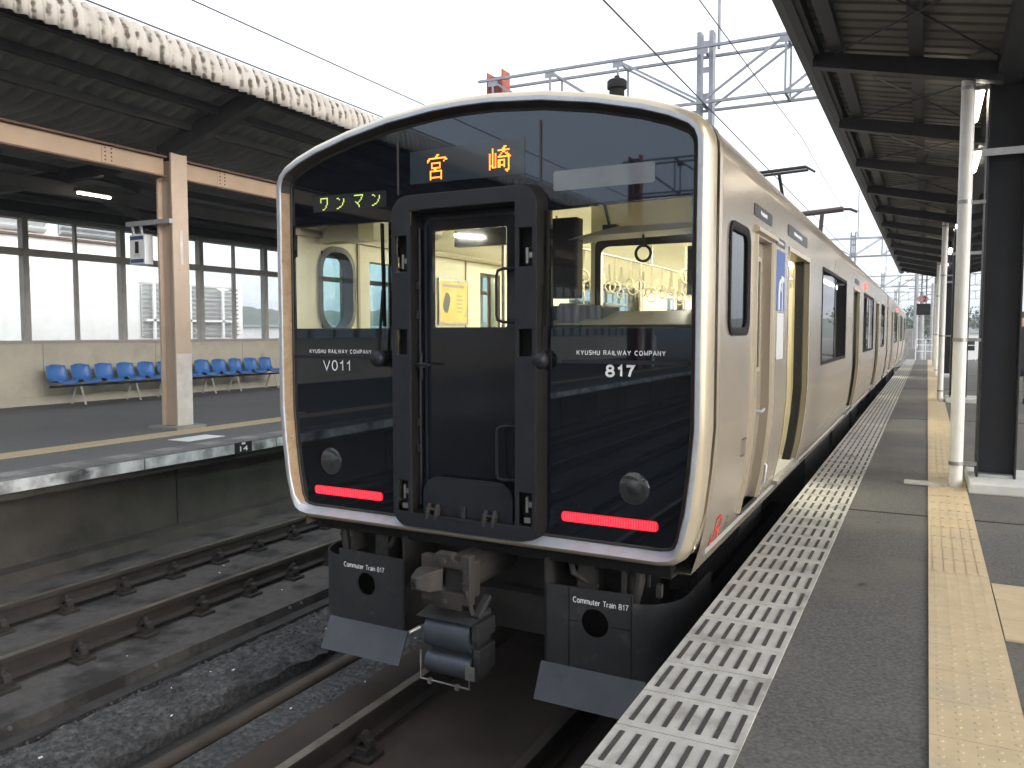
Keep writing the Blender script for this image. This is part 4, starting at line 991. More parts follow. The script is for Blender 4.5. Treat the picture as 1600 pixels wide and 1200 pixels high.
# electric coupler box below with two rolled covers
mb = FB(); mb.box(XC - .15, XC + .16, 3.99, 4.16, -.66, -.27); mb.box(XC + .155, XC + .20, 3.93, 4.14, -.40, -.30); mb.box(XC + .155, XC + .20, 3.95, 4.14, -.60, -.45); mb.bar((XC + .17, 3.96, -.27), (XC + .17, 4.1, -.18), .05, .03); eb = mb.build('jumper_box', 'skirt', T, bevel=.006)
def cover(z, r_, dz):
    m_ = FB(); pr = [(4.0, z + dz)] + [(3.97 - r_ * math.sin(R(a)) * 1.0, z + dz * math.cos(R(a))) for a in range(0, 181, 12)] + [(4.0, z - dz)]
    m_.yz(pr, XC - .158, XC + .142); m_.build('cover', 'box_blue', eb, smooth=50)
cover(-.395, .06, .088); cover(-.575, .052, .062)
mb = FB(); mb.add([(XC - .20, 3.90, -.295), (XC + .17, 3.90, -.295), (XC + .19, 4.02, -.262), (XC - .18, 4.02, -.262)], [(0, 1, 2, 3)]); mb.build('top_plate', 'skirt', eb, solid=.006)
mb = FB()
mb.tube([(XC - .165, 3.89, -.49), (XC - .165, 3.89, -.655), (XC + .165, 3.89, -.655), (XC + .165, 3.89, -.50)], .006, 8); mb.tube([(XC - .175, 3.90, -.36), (XC - .21, 3.84, -.38)], .011, 8)
for x in (-.10, .085): mb.box(XC + x - .012, XC + x + .012, 3.88, 3.90, -.675, -.645)
mb.build('guard_frame', 'steel', eb, smooth=50)
mb = FB(); mb.box(XC + .145, XC + .205, 3.878, 3.885, -.60, -.52); mb.build('tag_plate', 'steel', eb)

# ------------------------------------------------------------------ inside the cab
mb = MB(); mb.box(XC + .15, XC + 1.33, 4.42, 4.78, 1.20, 1.40); mb.add([(XC + .35, 4.30, 1.385), (XC + 1.33, 4.26, 1.385), (XC + 1.33, 4.70, 1.47), (XC + .45, 4.70, 1.47)], [(0, 1, 2, 3)]); mb.build('driver_desk', 'desk', T)
mb = MB(); mb.box(XC + .50, XC + .62, 4.34, 4.62, 1.37, 1.51); mb.box(XC + .40, XC + .72, 4.45, 4.78, 1.40, 1.50); mb.build('console', 'cab_grey', T, bevel=.01)
mb = MB(); mb.box(XC + .37, XC + .55, 4.50, 4.60, 1.545, 2.02); mb.build('monitor_box', 'cab_dark', T, bevel=.01)
mb = MB(); mb.xz([(XC + .50, 1.885), (XC + .62, 1.90), (XC + 1.27, 1.915), (XC + 1.27, 1.945), (XC + .8, 1.945), (XC + .56, 1.90)], 4.48, 4.74); mb.build('sun_visor', 'desk', T)
mb = MB(); mb.bar((XC + .735, 4.55, 1.95), (XC + .715, 4.5, 2.10), .012); mb.box(XC + .70, XC + .78, 4.52, 4.58, 1.93, 1.965); mb.build('visor_arm', 'cab_dark', T)
mb = MB(); mb.box(XC + 1.10, XC + 1.32, 4.9, 5.0, 1.57, 1.86); mb.box(XC + 1.0, XC + 1.32, 4.9, 5.1, 1.38, 1.48); mb.build('cab_cabinet', 'cab_grey', T)
mb = MB(); mb.box(XC - 1.33, XC - .56, 4.35, 4.50, .2, 1.33); mb.build('assistant_desk', 'cab_grey', T)
mb = MB(); mb.box(XC - 1.33, XC - 1.0, 4.45, 4.62, 1.96, 2.12); mb.tube([(XC - .78, 4.8, 2.08), (XC - .78, 5.05, 2.06)], .07, 14); mb.build('cab_equipment', 'cream', T)
mb = MB(); mb.box(XC - 1.31, XC - 1.24, 5.44, 5.56, 1.68, 1.86); mb.build('switch_box', 'cream', T, bevel=.006)
fr = MB(); ov = rrect(4.43, 4.84, 1.33, 1.945, .17, 8); oi = rrect(4.47, 4.80, 1.372, 1.905, .14, 8)
fr.loft([[(XC - 1.325, a, b) for a, b in ov], [(XC - 1.318, a, b) for a, b in oi], [(XC - 1.42, a, b) for a, b in oi]]); fr.build('cab_window_reveal', 'cab_grey', T, smooth=40)
# bulkhead behind the driver with a big window
mb = MB(); mb.plate([(.05, .2), (1.33, .2), (1.33, 2.02), (1.2, 2.10), (.8, 2.34), (.05, 2.38)], [rrect(.13, 1.27, 1.15, 2.03, .07)], lambda a, b, c: (XC + a, 6.0 + c, b), .04); bk = mb.build('bulkhead', 'cream', T)
mb = MB(); mb.plate(rrect(.09, 1.31, 1.11, 2.08, .09), [rrect(.135, 1.265, 1.155, 2.00, .07)], lambda a, b, c: (XC + a, 5.985 + c, b), .012); mb.build('window_frame', 'cab_dark', bk)
mb = MB()
for x in (-.55, .55):
    mb.tube([(XC + x, 6.6, 2.14), (XC + x, 20, 2.14)], .014, 8)
    for yy in (6.7, 9.5, 12.5, 15.5, 19): mb.tube([(XC + x, yy, 2.14), (XC + x, yy, 2.37)], .012, 8)
mb.build('grab_rail', 'steel', T, smooth=50)
rs_ = random.Random(4)
for x in (-.95, -.55, .55):
    for i in range(14):
        yy = 6.95 + .43 * i + rs_.uniform(-.05, .05); tw = rs_.uniform(-.9, .9); sw = rs_.uniform(-.02, .02); L_ = .20 if i % 3 else .26; st_ = MB(); st_.bar((XC + x, yy, 2.14), (XC + x + sw, yy, 2.14 - L_), .028, .006)
        st_.tube([(XC + x + sw + .06 * math.sin(2 * math.pi * k / 16) * math.cos(tw), yy + .06 * math.sin(2 * math.pi * k / 16) * math.sin(tw), 2.14 - L_ - .06 + .06 * math.cos(2 * math.pi * k / 16)) for k in range(17)], .010, 6, False); st_.build('hand_strap', 'strap', T, smooth=60)
m_ = MB(); m_.tube([(XC + .915 + .045 * math.sin(2 * math.pi * k / 20), 4.62, 1.80 + .045 * math.cos(2 * math.pi * k / 20)) for k in range(21)], .009, 6, False); m_.bar((XC + .915, 4.62, 1.845), (XC + .915, 4.62, 1.91), .012); m_.build('cab_ring', 'cab_dark', T, smooth=60)
for yy in (6.45, 8.9, 10.3, 12.5): MB().tube([(XC - .95, yy, .2), (XC - .95, yy, 2.33)], .017, 10).build('grab_pole', 'steel', T, smooth=60)
m_ = MB(); m_.box(XC - .80, XC - .36, 5.36, 5.42, 1.985, 2.30); m_.build('passenger_display', 'cab_dark', T)
m_ = MB(); m_.tube([(XC - .78, 5.34, 2.07), (XC - .55, 5.34, 2.045)], .012, 8); m_.build('strip_reflection', 'tube', T)  # glowing bar painted in as the light strips' reflection on the display
# yellow poster on the left wall
po = MB(); po.box(XC - 1.332, XC - 1.322, 5.99, 6.45, 1.43, 1.79); po = po.build('poster', 'poster', T)
m_ = MB(); xq = XC - 1.321
m_.add([(xq, 6.03 + .07 + .055 * math.cos(a * .5) * (1 + .3 * math.sin(a)), 1.60 + .09 * math.sin(a * .5)) for a in range(12)], [tuple(range(12))]); m_.build('picture', 'cab_grey', po)
m_ = MB()
for k in range(5): m_.box(XC - 1.3215, XC - 1.3205, 6.27, 6.27 + .09 + .02 * (k % 2), 1.52 + k * .035, 1.53 + k * .035)
m_.box(XC - 1.3215, XC - 1.3205, 6.03, 6.40, 1.735, 1.76); m_.build('print_line', 'cream_dark', po)
m_ = MB(); m_.box(XC - 1.333, XC - 1.318, 5.97, 5.99, 1.41, 1.81).box(XC - 1.333, XC - 1.318, 6.45, 6.47, 1.41, 1.81).box(XC - 1.333, XC - 1.318, 5.99, 6.45, 1.41, 1.43).box(XC - 1.333, XC - 1.318, 5.99, 6.45, 1.79, 1.81); m_.build('poster_frame', 'steel', po)
mb = MB()
for a, b in ((8.3, 10.1), (13.0, 16.0), (19, 21.5)):
    for s in (-1, 1): mb.box(XC + s * 1.08 - .24, XC + s * 1.08 + .24, a, b, .55, .66); mb.box(XC + s * 1.27 - .06, XC + s * 1.27 + .06, a, b, .66, 1.05)
mb.build('seat', 'seat_moquette', T)

# ------------------------------------------------------------------ right side of the leading car
# cab side window
f = MB(); a = rrect(4.455, 5.015, 1.325, 1.95, .10, 6); b = rrect(4.50, 4.97, 1.37, 1.905, .075, 6)
f.loft([[(sx - .01, p, q) for p, q in a], [(sx + .012, p, q) for p, q in a], [(sx + .016, p, q) for p, q in rrect(4.47, 5.0, 1.34, 1.935, .09, 6)], [(sx + .004, p, q) for p, q in b], [(sx - .06, p, q) for p, q in b]]); cwf = f.build('cab_side_window', 'rubber', T, smooth=40)
MB().add([(sx - .006, 4.49, 1.36), (sx - .006, 4.98, 1.36), (sx - .006, 4.98, 1.915), (sx - .006, 4.49, 1.915)], [(0, 1, 2, 3)]).build('pane', 'dark_glass', cwf)
# recessed cab door between two light trims
prof = [(hw(z), z) for z in (.20, .385, .62, .85, 1.945)]
c = MB(); c.loft([[(XC + w - .055, yy, z) for w, z in prof] for yy in (5.24, 5.80)], False)
for yy in (5.24, 5.80): c.loft([[(XC + w, yy, z), (XC + w - .055, yy, z)] for w, z in prof], False)
c.add([(sx, 5.24, 1.945), (sx, 5.80, 1.945), (sx - .055, 5.80, 1.945), (sx - .055, 5.24, 1.945)], [(0, 1, 2, 3)]); c.add([(XC + 1.355, 5.24, .20), (XC + 1.355, 5.80, .20), (XC + 1.30, 5.80, .20), (XC + 1.30, 5.24, .20)], [(0, 1, 2, 3)])
cd_ = c.build('cab_door', 'body_gold', T)
c = MB()
for yy in (5.205, 5.80, 5.87): c.loft([[(XC + w, yy, z), (XC + w + .018, yy + .004, z), (XC + w + .018, yy + .024, z), (XC + w, yy + .028, z)] for w, z in prof], True, True)
c.build('door_trim', 'bezel_gold', cd_)
c = MB(); c.xz([(sx, 1.955), (sx + .03, 1.965), (sx + .03, 1.99), (sx, 2.005)], 5.19, 5.90); c.build('rain_gutter', 'bezel_gold', cd_)
c = MB(); c.plate([(5.36, 1.08), (5.68, 1.08), (5.68, 1.84), (5.36, 1.84)], [[(5.39, 1.11), (5.65, 1.11), (5.65, 1.81), (5.39, 1.81)]], lambda a, b, t: (sx - .055 + .012 - t, a, b), .012); c.build('window_frame', 'bezel_gold', cd_)
MB().add([(sx - .052, 5.39, 1.11), (sx - .052, 5.65, 1.11), (sx - .052, 5.65, 1.81), (sx - .052, 5.39, 1.81)], [(0, 1, 2, 3)]).build('door_window', 'dark_glass', cd_)
c = MB(); c.tube([(sx - .05, 5.44, .83), (sx + .01, 5.44, .83), (sx + .012, 5.47, .83), (sx + .006, 5.57, .835)], .011, 8); c.build('handle', 'bezel_silver', cd_, smooth=50)
c = MB(); c.box(XC + 1.30, XC + 1.375, 5.24, 5.80, .185, .20); c.build('step', 'undergear', cd_)
c = MB(); c.tube([(XC + 1.38, 5.84, .28), (XC + 1.41, 5.84, .30), (XC + 1.425, 5.84, .42), (XC + 1.40, 5.84, .44)], .009, 8); c.build('grab_handle', 'bezel_silver', cd_, smooth=50)
# labels on the side
def side_label(name, y0, y1, z0, z1, m, lab=None, r=.012):
    m_ = MB(); m_.plate(rrect(y0, y1, z0, z1, r), [], lambda a, b, t: (XC + hw(b) + .0045 - t, a, b), .004); o = m_.build(name, m, T)
    if lab: o['label'] = lab
    return o
def scribble(par, y0, y1, z0, z1, m='white_paint', seed=1):
    # blurred, unreadable little marks like those in the photo
    rn = random.Random(seed); m_ = MB(); y = y0
    while y < y1:
        w = rn.uniform(.012, .03); z = rn.uniform(0, .25) * (z1 - z0); m_.box(sx + .0046, sx + .0054, y, min(y + w, y1), z0 + z, z1 - rn.uniform(0, .3) * (z1 - z0)); y += w + .008
    m_.build('small_print', m, par)
l = side_label('side_sign', 5.15, 5.78, 2.055, 2.13, 'black_label'); scribble(l, 5.36, 5.58, 2.077, 2.107, seed=2)
l = side_label('side_destination_sign', 6.50, 7.60, 2.075, 2.16, 'black_label'); scribble(l, 6.80, 7.25, 2.10, 2.135, 'sign_white', 3)
l = side_label('side_sign', 5.98, 6.36, 1.955, 2.01, 'black_label'); scribble(l, 6.05, 6.29, 1.972, 1.994, seed=4)
l = side_label('logo_sign', 5.99, 6.37, 1.50, 1.925, 'blue_decal', 'blue sticker with a white arch mark', .004)
m_ = MB(); X = sx + .006
m_.tube([(X, 6.08, 1.50), (X, 6.085, 1.60), (X, 6.105, 1.68), (X, 6.14, 1.715), (X, 6.17, 1.70)], .010, 6); m_.bar((X, 6.255, 1.50), (X, 6.255, 1.73), .004, .022, (0, 1, 0)); m_.bar((X, 6.20, 1.735), (X, 6.33, 1.725), .004, .035); m_.bar((X, 6.15, 1.70), (X, 6.21, 1.64), .004, .02)
m_.build('arch_mark', 'white_paint', l)
l = side_label('notice_sign', 6.05, 6.34, 1.15, 1.48, 'notice_grey')
# red JR mark at the front corner
def stroke(m_, pts, w):
    for (a, b), (c_, d_) in zip(pts[:-1], pts[1:]):
        L_ = math.hypot(c_ - a, d_ - b); nx_, nz_ = -(d_ - b) / L_ * w / 2, (c_ - a) / L_ * w / 2; ex, ez = (c_ - a) / L_ * w / 2, (d_ - b) / L_ * w / 2
        q = [(a - ex + nx_, b - ez + nz_), (a - ex - nx_, b - ez - nz_), (c_ + ex - nx_, d_ + ez - nz_), (c_ + ex + nx_, d_ + ez + nz_)]
        m_.add([(XC + hw(z) + .005, y, z) for y, z in q], [(0, 1, 2, 3)])
m_ = MB()
stroke(m_, [(4.50, .215), (4.50, .175), (4.535, .16), (4.565, .175), (4.575, .20), (4.575, .285), (4.60, .295), (4.66, .295)], .020)
stroke(m_, [(4.66, .295), (4.695, .28), (4.695, .245), (4.66, .23), (4.60, .23)], .020); stroke(m_, [(4.635, .23), (4.70, .165)], .022)
m_.build('company_mark', 'red_paint', T)
m_ = MB(); stroke(m_, [(4.86, .18), (4.86, .25), (4.89, .25), (4.89, .18), (4.86, .18)], .006); stroke(m_, [(4.86, .21), (4.89, .21)], .006); m_.build('small_mark', 'undergear', T)
m_ = MB(); stroke(m_, [(4.97, .60), (4.97, .70), (5.08, .70), (5.08, .60), (4.97, .60)], .007)
for q in (5.0, 5.03, 5.055): stroke(m_, [(q, .615), (q, .685)], .006)
m_.build('small_mark', 'undergear', T)
m_ = MB(); rn = random.Random(8)
for i in range(7): y = 5.95 + i * .085; stroke(m_, [(y, .22), (y + rn.uniform(.01, .04), .22 + rn.uniform(.02, .05))], .008)
for i in range(16): y = 9.2 + i * .14; stroke(m_, [(y, .32), (y + rn.uniform(.03, .08), .32 + rn.uniform(.0, .06))], .010)
m_.build('small_mark', 'cream_dark', T)
# seams down the side and lit side lamps
m_ = MB()
for y in (10.05, 12.3, 16.2, 21.0): m_.box(sx + .0, sx + .004, y, y + .012, 2.02, 2.16)
m_.build('panel_mark', 'bezel_silver', T)
l = side_label('side_destination_sign', 12.9, 13.7, 2.06, 2.13, 'black_label')
for tt, y in ((T, 15.1), (T2, 31.3)):
    m_ = MB(); m_.loft([[(sx + d_, y + r_ * math.cos(k * math.pi / 8), 2.12 + r_ * math.sin(k * math.pi / 8)) for k in range(16)] for r_, d_ in ((.06, 0), (.06, .02), (.04, .035))], True, True); m_.build('side_lamp', 'side_lamp', tt)
# under the floor: tanks, boxes, bogies
def under(tt, y0, front):
    m_ = MB(); m_.tube([(XC + 1.05, 6.1, -.10), (XC + 1.05, 7.0, -.10)], .15, 16) if front else None
    if front: m_.build('air_tank', 'undergear', tt, smooth=50)
    m_ = MB()
    for a, b in ((5.6, 8.2), (8.6, 11.5), (12.0, 13.2)): m_.box(XC - 1.2, XC + 1.2, y0 + a, y0 + b, -.62, .05)
    m_.build('equipment_box', 'undergear', tt)
    for yb in (3.0, 16.6):
        b_ = MB(); b_.box(XC - .95, XC - .75, y0 + yb - 1.3, y0 + yb + 1.3, -.55, -.35); b_.box(XC + .75, XC + .95, y0 + yb - 1.3, y0 + yb + 1.3, -.55, -.35); b_.box(XC - .8, XC + .8, y0 + yb - .25, y0 + yb + .25, -.5, -.1)
        bo = b_.build('bogie', 'undergear', tt)
        for dy in (-1.05, 1.05):
            w = MB()
            for s in (-1, 1): w.tube([(XC + s * .49, y0 + yb + dy, RZ + .43), (XC + s * .62, y0 + yb + dy, RZ + .43)], .43, 28)
            w.tube([(XC - .5, y0 + yb + dy, RZ + .43), (XC + .5, y0 + yb + dy, RZ + .43)], .08, 12); w.build('wheelset', 'clip', bo, smooth=40)
under(T, 4.15, True); under(T2, 24.35, False)
# on the roof: vent, air conditioner, aerial
m_ = MB(); ax = XC + .61
m_.tube([(ax, 5.0, 2.60), (ax, 5.0, 2.75)], .10, 16); m_.tube([(ax, 5.0, 2.75), (ax, 5.0, 2.87), (ax, 5.0, 2.875)], [.048, .048, .06], 16); m_.tube([(ax, 5.0, 2.875), (ax, 5.0, 2.92), (ax, 5.0, 2.93)], [.062, .062, .05], 16); m_.tube([(ax, 5.0, 2.93), (ax, 5.0, 2.955)], [.025, .015], 10); m_.build('roof_aerial', 'undergear', T, smooth=50)
m_ = MB(); m_.tube([(XC - .2, 19.0, 3.92), (XC + .72, 19.0, 3.98)], .06, 10); m_.tube([(XC + .7, 19.0, 3.98), (XC + .86, 19.0, 3.97), (XC + 1.0, 19.0, 3.90)], .03, 8); m_.bar((XC + .2, 19, 2.6), (XC + .3, 19, 3.95), .08); m_.build('insulator_bar', 'bar_maroon', T, smooth=50)
m_ = MB(); m_.box(XC - .8, XC + .8, 9.5, 12.2, 2.6, 2.85); m_.build('air_conditioner', 'cab_grey', T, bevel=.05)
# pantograph
pg = MB(); pg.box(XC - .6, XC + .6, 14.6, 14.75, 2.75, 2.82); pg.box(XC - .6, XC + .6, 15.9, 16.05, 2.75, 2.82); pg.box(XC - .6, XC - .5, 14.6, 16.05, 2.75, 2.82); pg.box(XC + .5, XC + .6, 14.6, 16.05, 2.75, 2.82)
pt = pg.build('pantograph', 'undergear', T)
pg = MB(); pg.tube([(XC, 14.7, 2.85), (XC, 15.9, 3.55), (XC, 15.1, 4.12)], .03, 8); pg.tube([(XC - .45, 15.1, 4.16), (XC + .45, 15.1, 4.2)], .03, 8); pg.tube([(XC - .45, 15.4, 4.16), (XC + .45, 15.4, 4.2)], .025, 8)
pg.tube([(XC + .45, 15.1, 4.2), (XC + .6, 15.1, 4.1)], .02, 8); pg.tube([(XC - .45, 15.1, 4.16), (XC - .6, 15.1, 4.06)], .02, 8); pg.build('pantograph_arm', 'undergear', pt)

# ================================================================== OVERHEAD LINE
def gantry(y, label):
    t = thing('overhead_line_gantry', label, 'gantry', (-4.4, y, -1), 'steel gantries carrying the overhead wires')
    m_ = MB(); m_.box(-9.70, -9.67, y - .2, y + .2, -1, 7.62); m_.box(-9.30, -9.27, y - .2, y + .2, -1, 7.66); m_.box(-9.67, -9.30, y - .02, y + .02, -1, 7.55); m_.build('post', 'gantry_red', t)['label'] = 'rust red H section post'
    m_ = MB()
    for dx in (-.13, .13): m_.box(-4.42 + dx - .045, -4.42 + dx + .045, y - .12, y + .12, -1, 7.78)
    for k in range(14): m_.box(-4.42 - .10, -4.42 + .10, y - .125, y - .115, .3 + k * .55, .42 + k * .55)
    m_.build('mast', 'gantry_grey', t)
    m_ = MB()
    for dy in (-.35, .35):
        m_.bar((-9.85, y + dy, 7.38), (7.4, y + dy, 7.38), .07, .055); m_.bar((-9.5, y + dy, 6.22), (7.4, y + dy, 6.22), .06, .055)
    m_.build('chord', 'gantry_grey', t)
    xs_ = [-9.45, -7.95, -6.30, -4.42, -2.72, -1.1, .6, 2.4, 4.2, 6.0, 7.3]
    for i, x in enumerate(xs_):
        m_ = MB()
        for dy in (-.35, .35): m_.bar((x, y + dy, 6.22), (x, y + dy, 7.38), .042)
        m_.bar((x, y - .35, 7.37), (x, y + .35, 7.37), .05); m_.bar((x, y - .35, 6.23), (x, y + .35, 6.23), .05)
        m_.box(x - .12, x + .12, y - .37, y - .355, 7.22, 7.38); m_.build('vertical_strut', 'gantry_grey', t)
    m_ = MB()
    for i in range(len(xs_) - 1):
        a, b = xs_[i], xs_[i + 1]
        for dy in (-.35, .35):
            if i < 3: m_.bar((a, y + dy, 7.36), (b, y + dy, 6.24), .045)
            else: m_.bar((a, y + dy, 6.24), (b, y + dy, 7.36), .045)
    m_.build('diagonal', 'gantry_grey', t)
    m_ = MB()
    for x in (-6.3,):
        m_.tube([(x - .9, y + .1, 6.2), (x - .9, y + .1, 4.9)], .035, 8); m_.tube([(x - .9, y + .1, 5.6), (x + .5, y + .1, 5.45)], .028, 8); m_.tube([(x - .9, y + .1, 4.95), (x + .35, y + .1, 5.4)], .025, 8); m_.tube([(x - .5, y + .1, 5.1), (x + .15, y + .1, 4.5)], .02, 8)
    m_.build('wire_bracket', 'gantry_grey', t)
    m_ = MB(); m_.tube([(-4.15, y, 7.4), (-4.15, y, 10.5)], .035, 8); m_.build('lightning_rod', 'gantry_grey', t)
    return t
g0 = gantry(18.0, 'nearest steel gantry above the train roof, with its rust red post at left')
for k, l_ in ((1, 'second steel gantry, seen small above the train roof before the canopy edge'), (2, 'third steel gantry, far down the line'), (3, 'farthest steel gantry, thin against the white sky'), (-1, 'steel gantry behind the photographer, mirrored in the front glass')):
    dup(g0, (0, 39.3 * k if k > 0 else -38.3, 0), l_)
def wire(pts, r, label):
    t = MB(); t.tube(pts, r, 6); tag(t.build('overhead_wire', 'wire'), label, 'wire', 'overhead wires')
def sag(x, z0, z1, ya, yb, dip):
    pts = []; y = ya
    while y < yb:
        for k in range(8): u = k / 8; pts.append((x, y + 39.3 * u, z0 + (z1 - z0) - dip * 4 * u * (1 - u)))
        y += 39.3
    return pts
wire([(-2.66, -60, 4.30), (-2.66, 140, 4.30)], .009, 'contact wire above the train')
wire(sag(-2.42, 5.2, 5.35, -60.6, 135, .35), .008, 'sagging upper wire above the train, right of the contact wire')
wire([(-6.0, -60, 4.335), (-6.0, 140, 4.335)], .007, 'thin wire above the empty track')
wire([(-7.75, -30, 4.728), (-7.75, 40, 4.728)], .010, 'dark cable running along the top of the corrugated eave')

# ================================================================== FAR END OF THE PLATFORM
ds = thing('departure_board', 'black hanging board at the end of the near canopy', 'sign', (-.15, 37, 3.2))
MB().box(-.42, .08, 36.6, 36.8, 2.05, 2.50).build('board', 'black_label', ds)
m_ = MB(); m_.tube([(-.25, 36.7, 2.5), (-.25, 36.7, 3.9)], .025, 8); m_.tube([(-.08, 36.7, 2.5), (-.08, 36.7, 3.9)], .025, 8); m_.build('hanger', 'gantry_grey', ds)
ns = thing('platform_sign', 'small pink diamond platform number sign above the black board', 'sign', (-.15, 36.5, 2.6))
m_ = MB(); m_.xz([(-.46, 2.68), (-.30, 2.82), (-.08, 2.82), (.02, 2.68), (-.08, 2.54), (-.30, 2.54)], 36.5, 36.54); m_.build('sign_face', 'sign_pink', ns)
text('2', 'lettering', 'black_label', ns, lambda a, b: (-.20 + a, 36.49, 2.58 + b), .13, .20, .02)
def pole(x, y, h, label, r=.14, arms=True):
    t = thing('utility_pole', label, 'pole', (x, y, -1.6), 'poles at the far end of the line')
    m_ = MB(); m_.tube([(x, y, -1.6), (x, y, h)], [r, r * .7], 10); m_.build('shaft', 'pole_concrete', t)
    if arms:
        m_ = MB(); m_.bar((x - .9, y, h - .5), (x + .9, y, h - .5), .1); m_.bar((x - .6, y, h - 1.2), (x + .6, y, h - 1.2), .08); m_.build('cross_arm', 'pole_concrete', t)
pole(-.9, 76, 6.2, 'pole with cross arms just right of the train tail', .22)
pole(.35, 96, 6.5, 'slim pole with cross arms behind the black board', .16)
pole(-3.2, 110, 7.5, 'thin pole standing just over the train tail', .12)
pole(-.35, 58, 3.9, 'grey mast at the end of the platform beside the black board', .17, False)
pole(6.5, 120, 8.5, 'pole far off between drain pipe and black column', .16)
m_ = MB()
for k, (a, b, c, d_) in enumerate(((-1.9, -.3, 0, .9), (-1.5, -.9, .9, 1.3), (-.3, .2, 0, .5))): m_.box(a, b, 62 + k * .3, 64 - k * .2, -1.2, c + d_ - .6)
tag(m_.build('block_wall', 'concrete'), 'low grey stepped concrete wall past the end of the platform', 'wall')
fe = thing('fence', 'thin white railing at the far end of the platform', 'fence', (0, 52, 0))
m_ = MB()
for k in range(7): m_.box(-.6 + k * .5, -.55 + k * .5, 52, 52.05, -.9, 1.0)
m_.build('post', 'white_paint', fe)
m_ = MB()
for z in (.3, .65, .98): m_.box(-.6, 2.45, 52, 52.04, z - .02, z + .02)
m_.build('rail', 'white_paint', fe)
# parapet and railing on the far side of the near platform
pw = thing('parapet', 'low grey parapet along the right side of the near platform', 'wall', (6.1, 20, 0))
MB().box(6.0, 6.2, 4, 46, -.5, .75).build('wall_body', 'concrete', pw)
m_ = MB(); m_.box(6.06, 6.12, 4, 46, 1.05, 1.10)
for k in range(15): m_.box(6.06, 6.12, 4 + 3 * k, 4.06 + 3 * k, .75, 1.05)
m_.build('handrail', 'steel_galv', pw)

# ------------------------------------------------------------------ hills, far trees and houses
def hills(name, az0, az1, dist, h0, h1, seed, label):
    rn = random.Random(seed); N_ = 150; rows = []
    ph = [rn.random() * 6 for _ in range(6)]
    f = lambda a: h0 + (h1 - h0) * (.5 + .22 * math.sin(a * 9 + ph[0]) + .16 * math.sin(a * 23 + ph[1]) + .07 * math.sin(a * 61 + ph[2]))
    for j, (q, hf) in enumerate(((0, 0), (.02, .30), (.05, .62), (.09, .88), (.13, 1), (.22, .6), (.3, 0))):
        row = []
        for i in range(N_ + 1):
            a = az0 + (az1 - az0) * i / N_; r_ = dist * (1 + q); z = -1.6 + (f(a) + 1.6) * hf
            if 0 < hf: z += rn.uniform(-.6, .6) * h1 * .05
            row.append((math.sin(R(a)) * r_ if False else r_ * math.sin(a), r_ * math.cos(a), z))
        rows.append(row)
    m_ = MB(); m_.loft(rows, False); tag(m_.build(name, 'hill', smooth=60), label, None, None, 'structure')
hills('hills', -1.75, .9, 520, 7, 13, 3, 'low wooded hills on the horizon')
hills('hills', -1.35, -.55, 300, 8, 13, 9, 'wooded hill seen through the far windows')
hills('hills', .9, 5.0, 620, 10, 22, 5, 'low hills all round behind the photographer')
def tree(x, y, h, w, seed, label):
    rn = random.Random(seed); t = thing('tree', label, 'tree', (x, y, -1.6), 'trees past the end of the line')
    m_ = MB(); m_.tube([(x, y, -1.6), (x + .1, y, -1.6 + h * .45), (x, y, -1.6 + h * .8)], [.18, .12, .04], 8)
    for k in range(5): a = rn.random() * 6.3; m_.tube([(x, y, -1.6 + h * (.35 + .08 * k)), (x + w * .35 * math.cos(a), y + w * .35 * math.sin(a), -1.6 + h * (.6 + .07 * k))], [.06, .02], 6)
    m_.build('trunk', 'bark', t)
    m_ = MB()
    cl = [(rn.gauss(0, .28) * w, rn.gauss(0, .28) * w, h * rn.uniform(.4, .95)) for _ in range(16)]
    for cx, cy, cz in cl:
        for _ in range(60):
            px, py, pz = x + cx + rn.gauss(0, .13) * w, y + cy + rn.gauss(0, .13) * w, -1.6 + cz + rn.gauss(0, .07) * h
            s_ = rn.uniform(.12, .28); a = Vector((rn.gauss(0, 1), rn.gauss(0, 1), rn.gauss(0, 1))).normalized() * s_; b = Vector((rn.gauss(0, 1), rn.gauss(0, 1), rn.gauss(0, 1))).normalized() * s_
            p = Vector((px, py, pz)); m_.add([p - a, p + b, p + a, p - b], [(0, 1, 2, 3)])
    m_.build('crown', 'leaf', t)
tl_ = ['rounded tree farthest left past the train tail', 'broad tree behind the low stepped wall', 'small tree right of the grey mast', 'bushy tree behind the departure board', 'tree seen in the gap between drain pipe and black column']
for (x, y, h, w), l_ in zip(((-4.5, 130, 6.2, 5), (-1.2, 140, 7.0, 6), (1.6, 125, 5.6, 4.5), (3.6, 150, 7.2, 7), (8.5, 140, 6.5, 7)), tl_): tree(x, y, h, w, int(h * 10), l_)
hb = thing('house', 'small white building past the end of the near platform', 'house', (2.2, 84, -1.6))
MB().box(.9, 4.2, 82, 88, -1.6, 1.3).build('wall', 'bldg_white', hb)
MB().xz([(.7, 1.3), (4.4, 1.3), (2.55, 2.1)], 81.8, 88.2).build('roof', 'bldg_grey', hb)
m_ = MB()
for x in (1.4, 3.0): m_.box(x, x + .7, 81.97, 82.0, -.2, .8)
m_.build('window', 'dark_glass', hb)

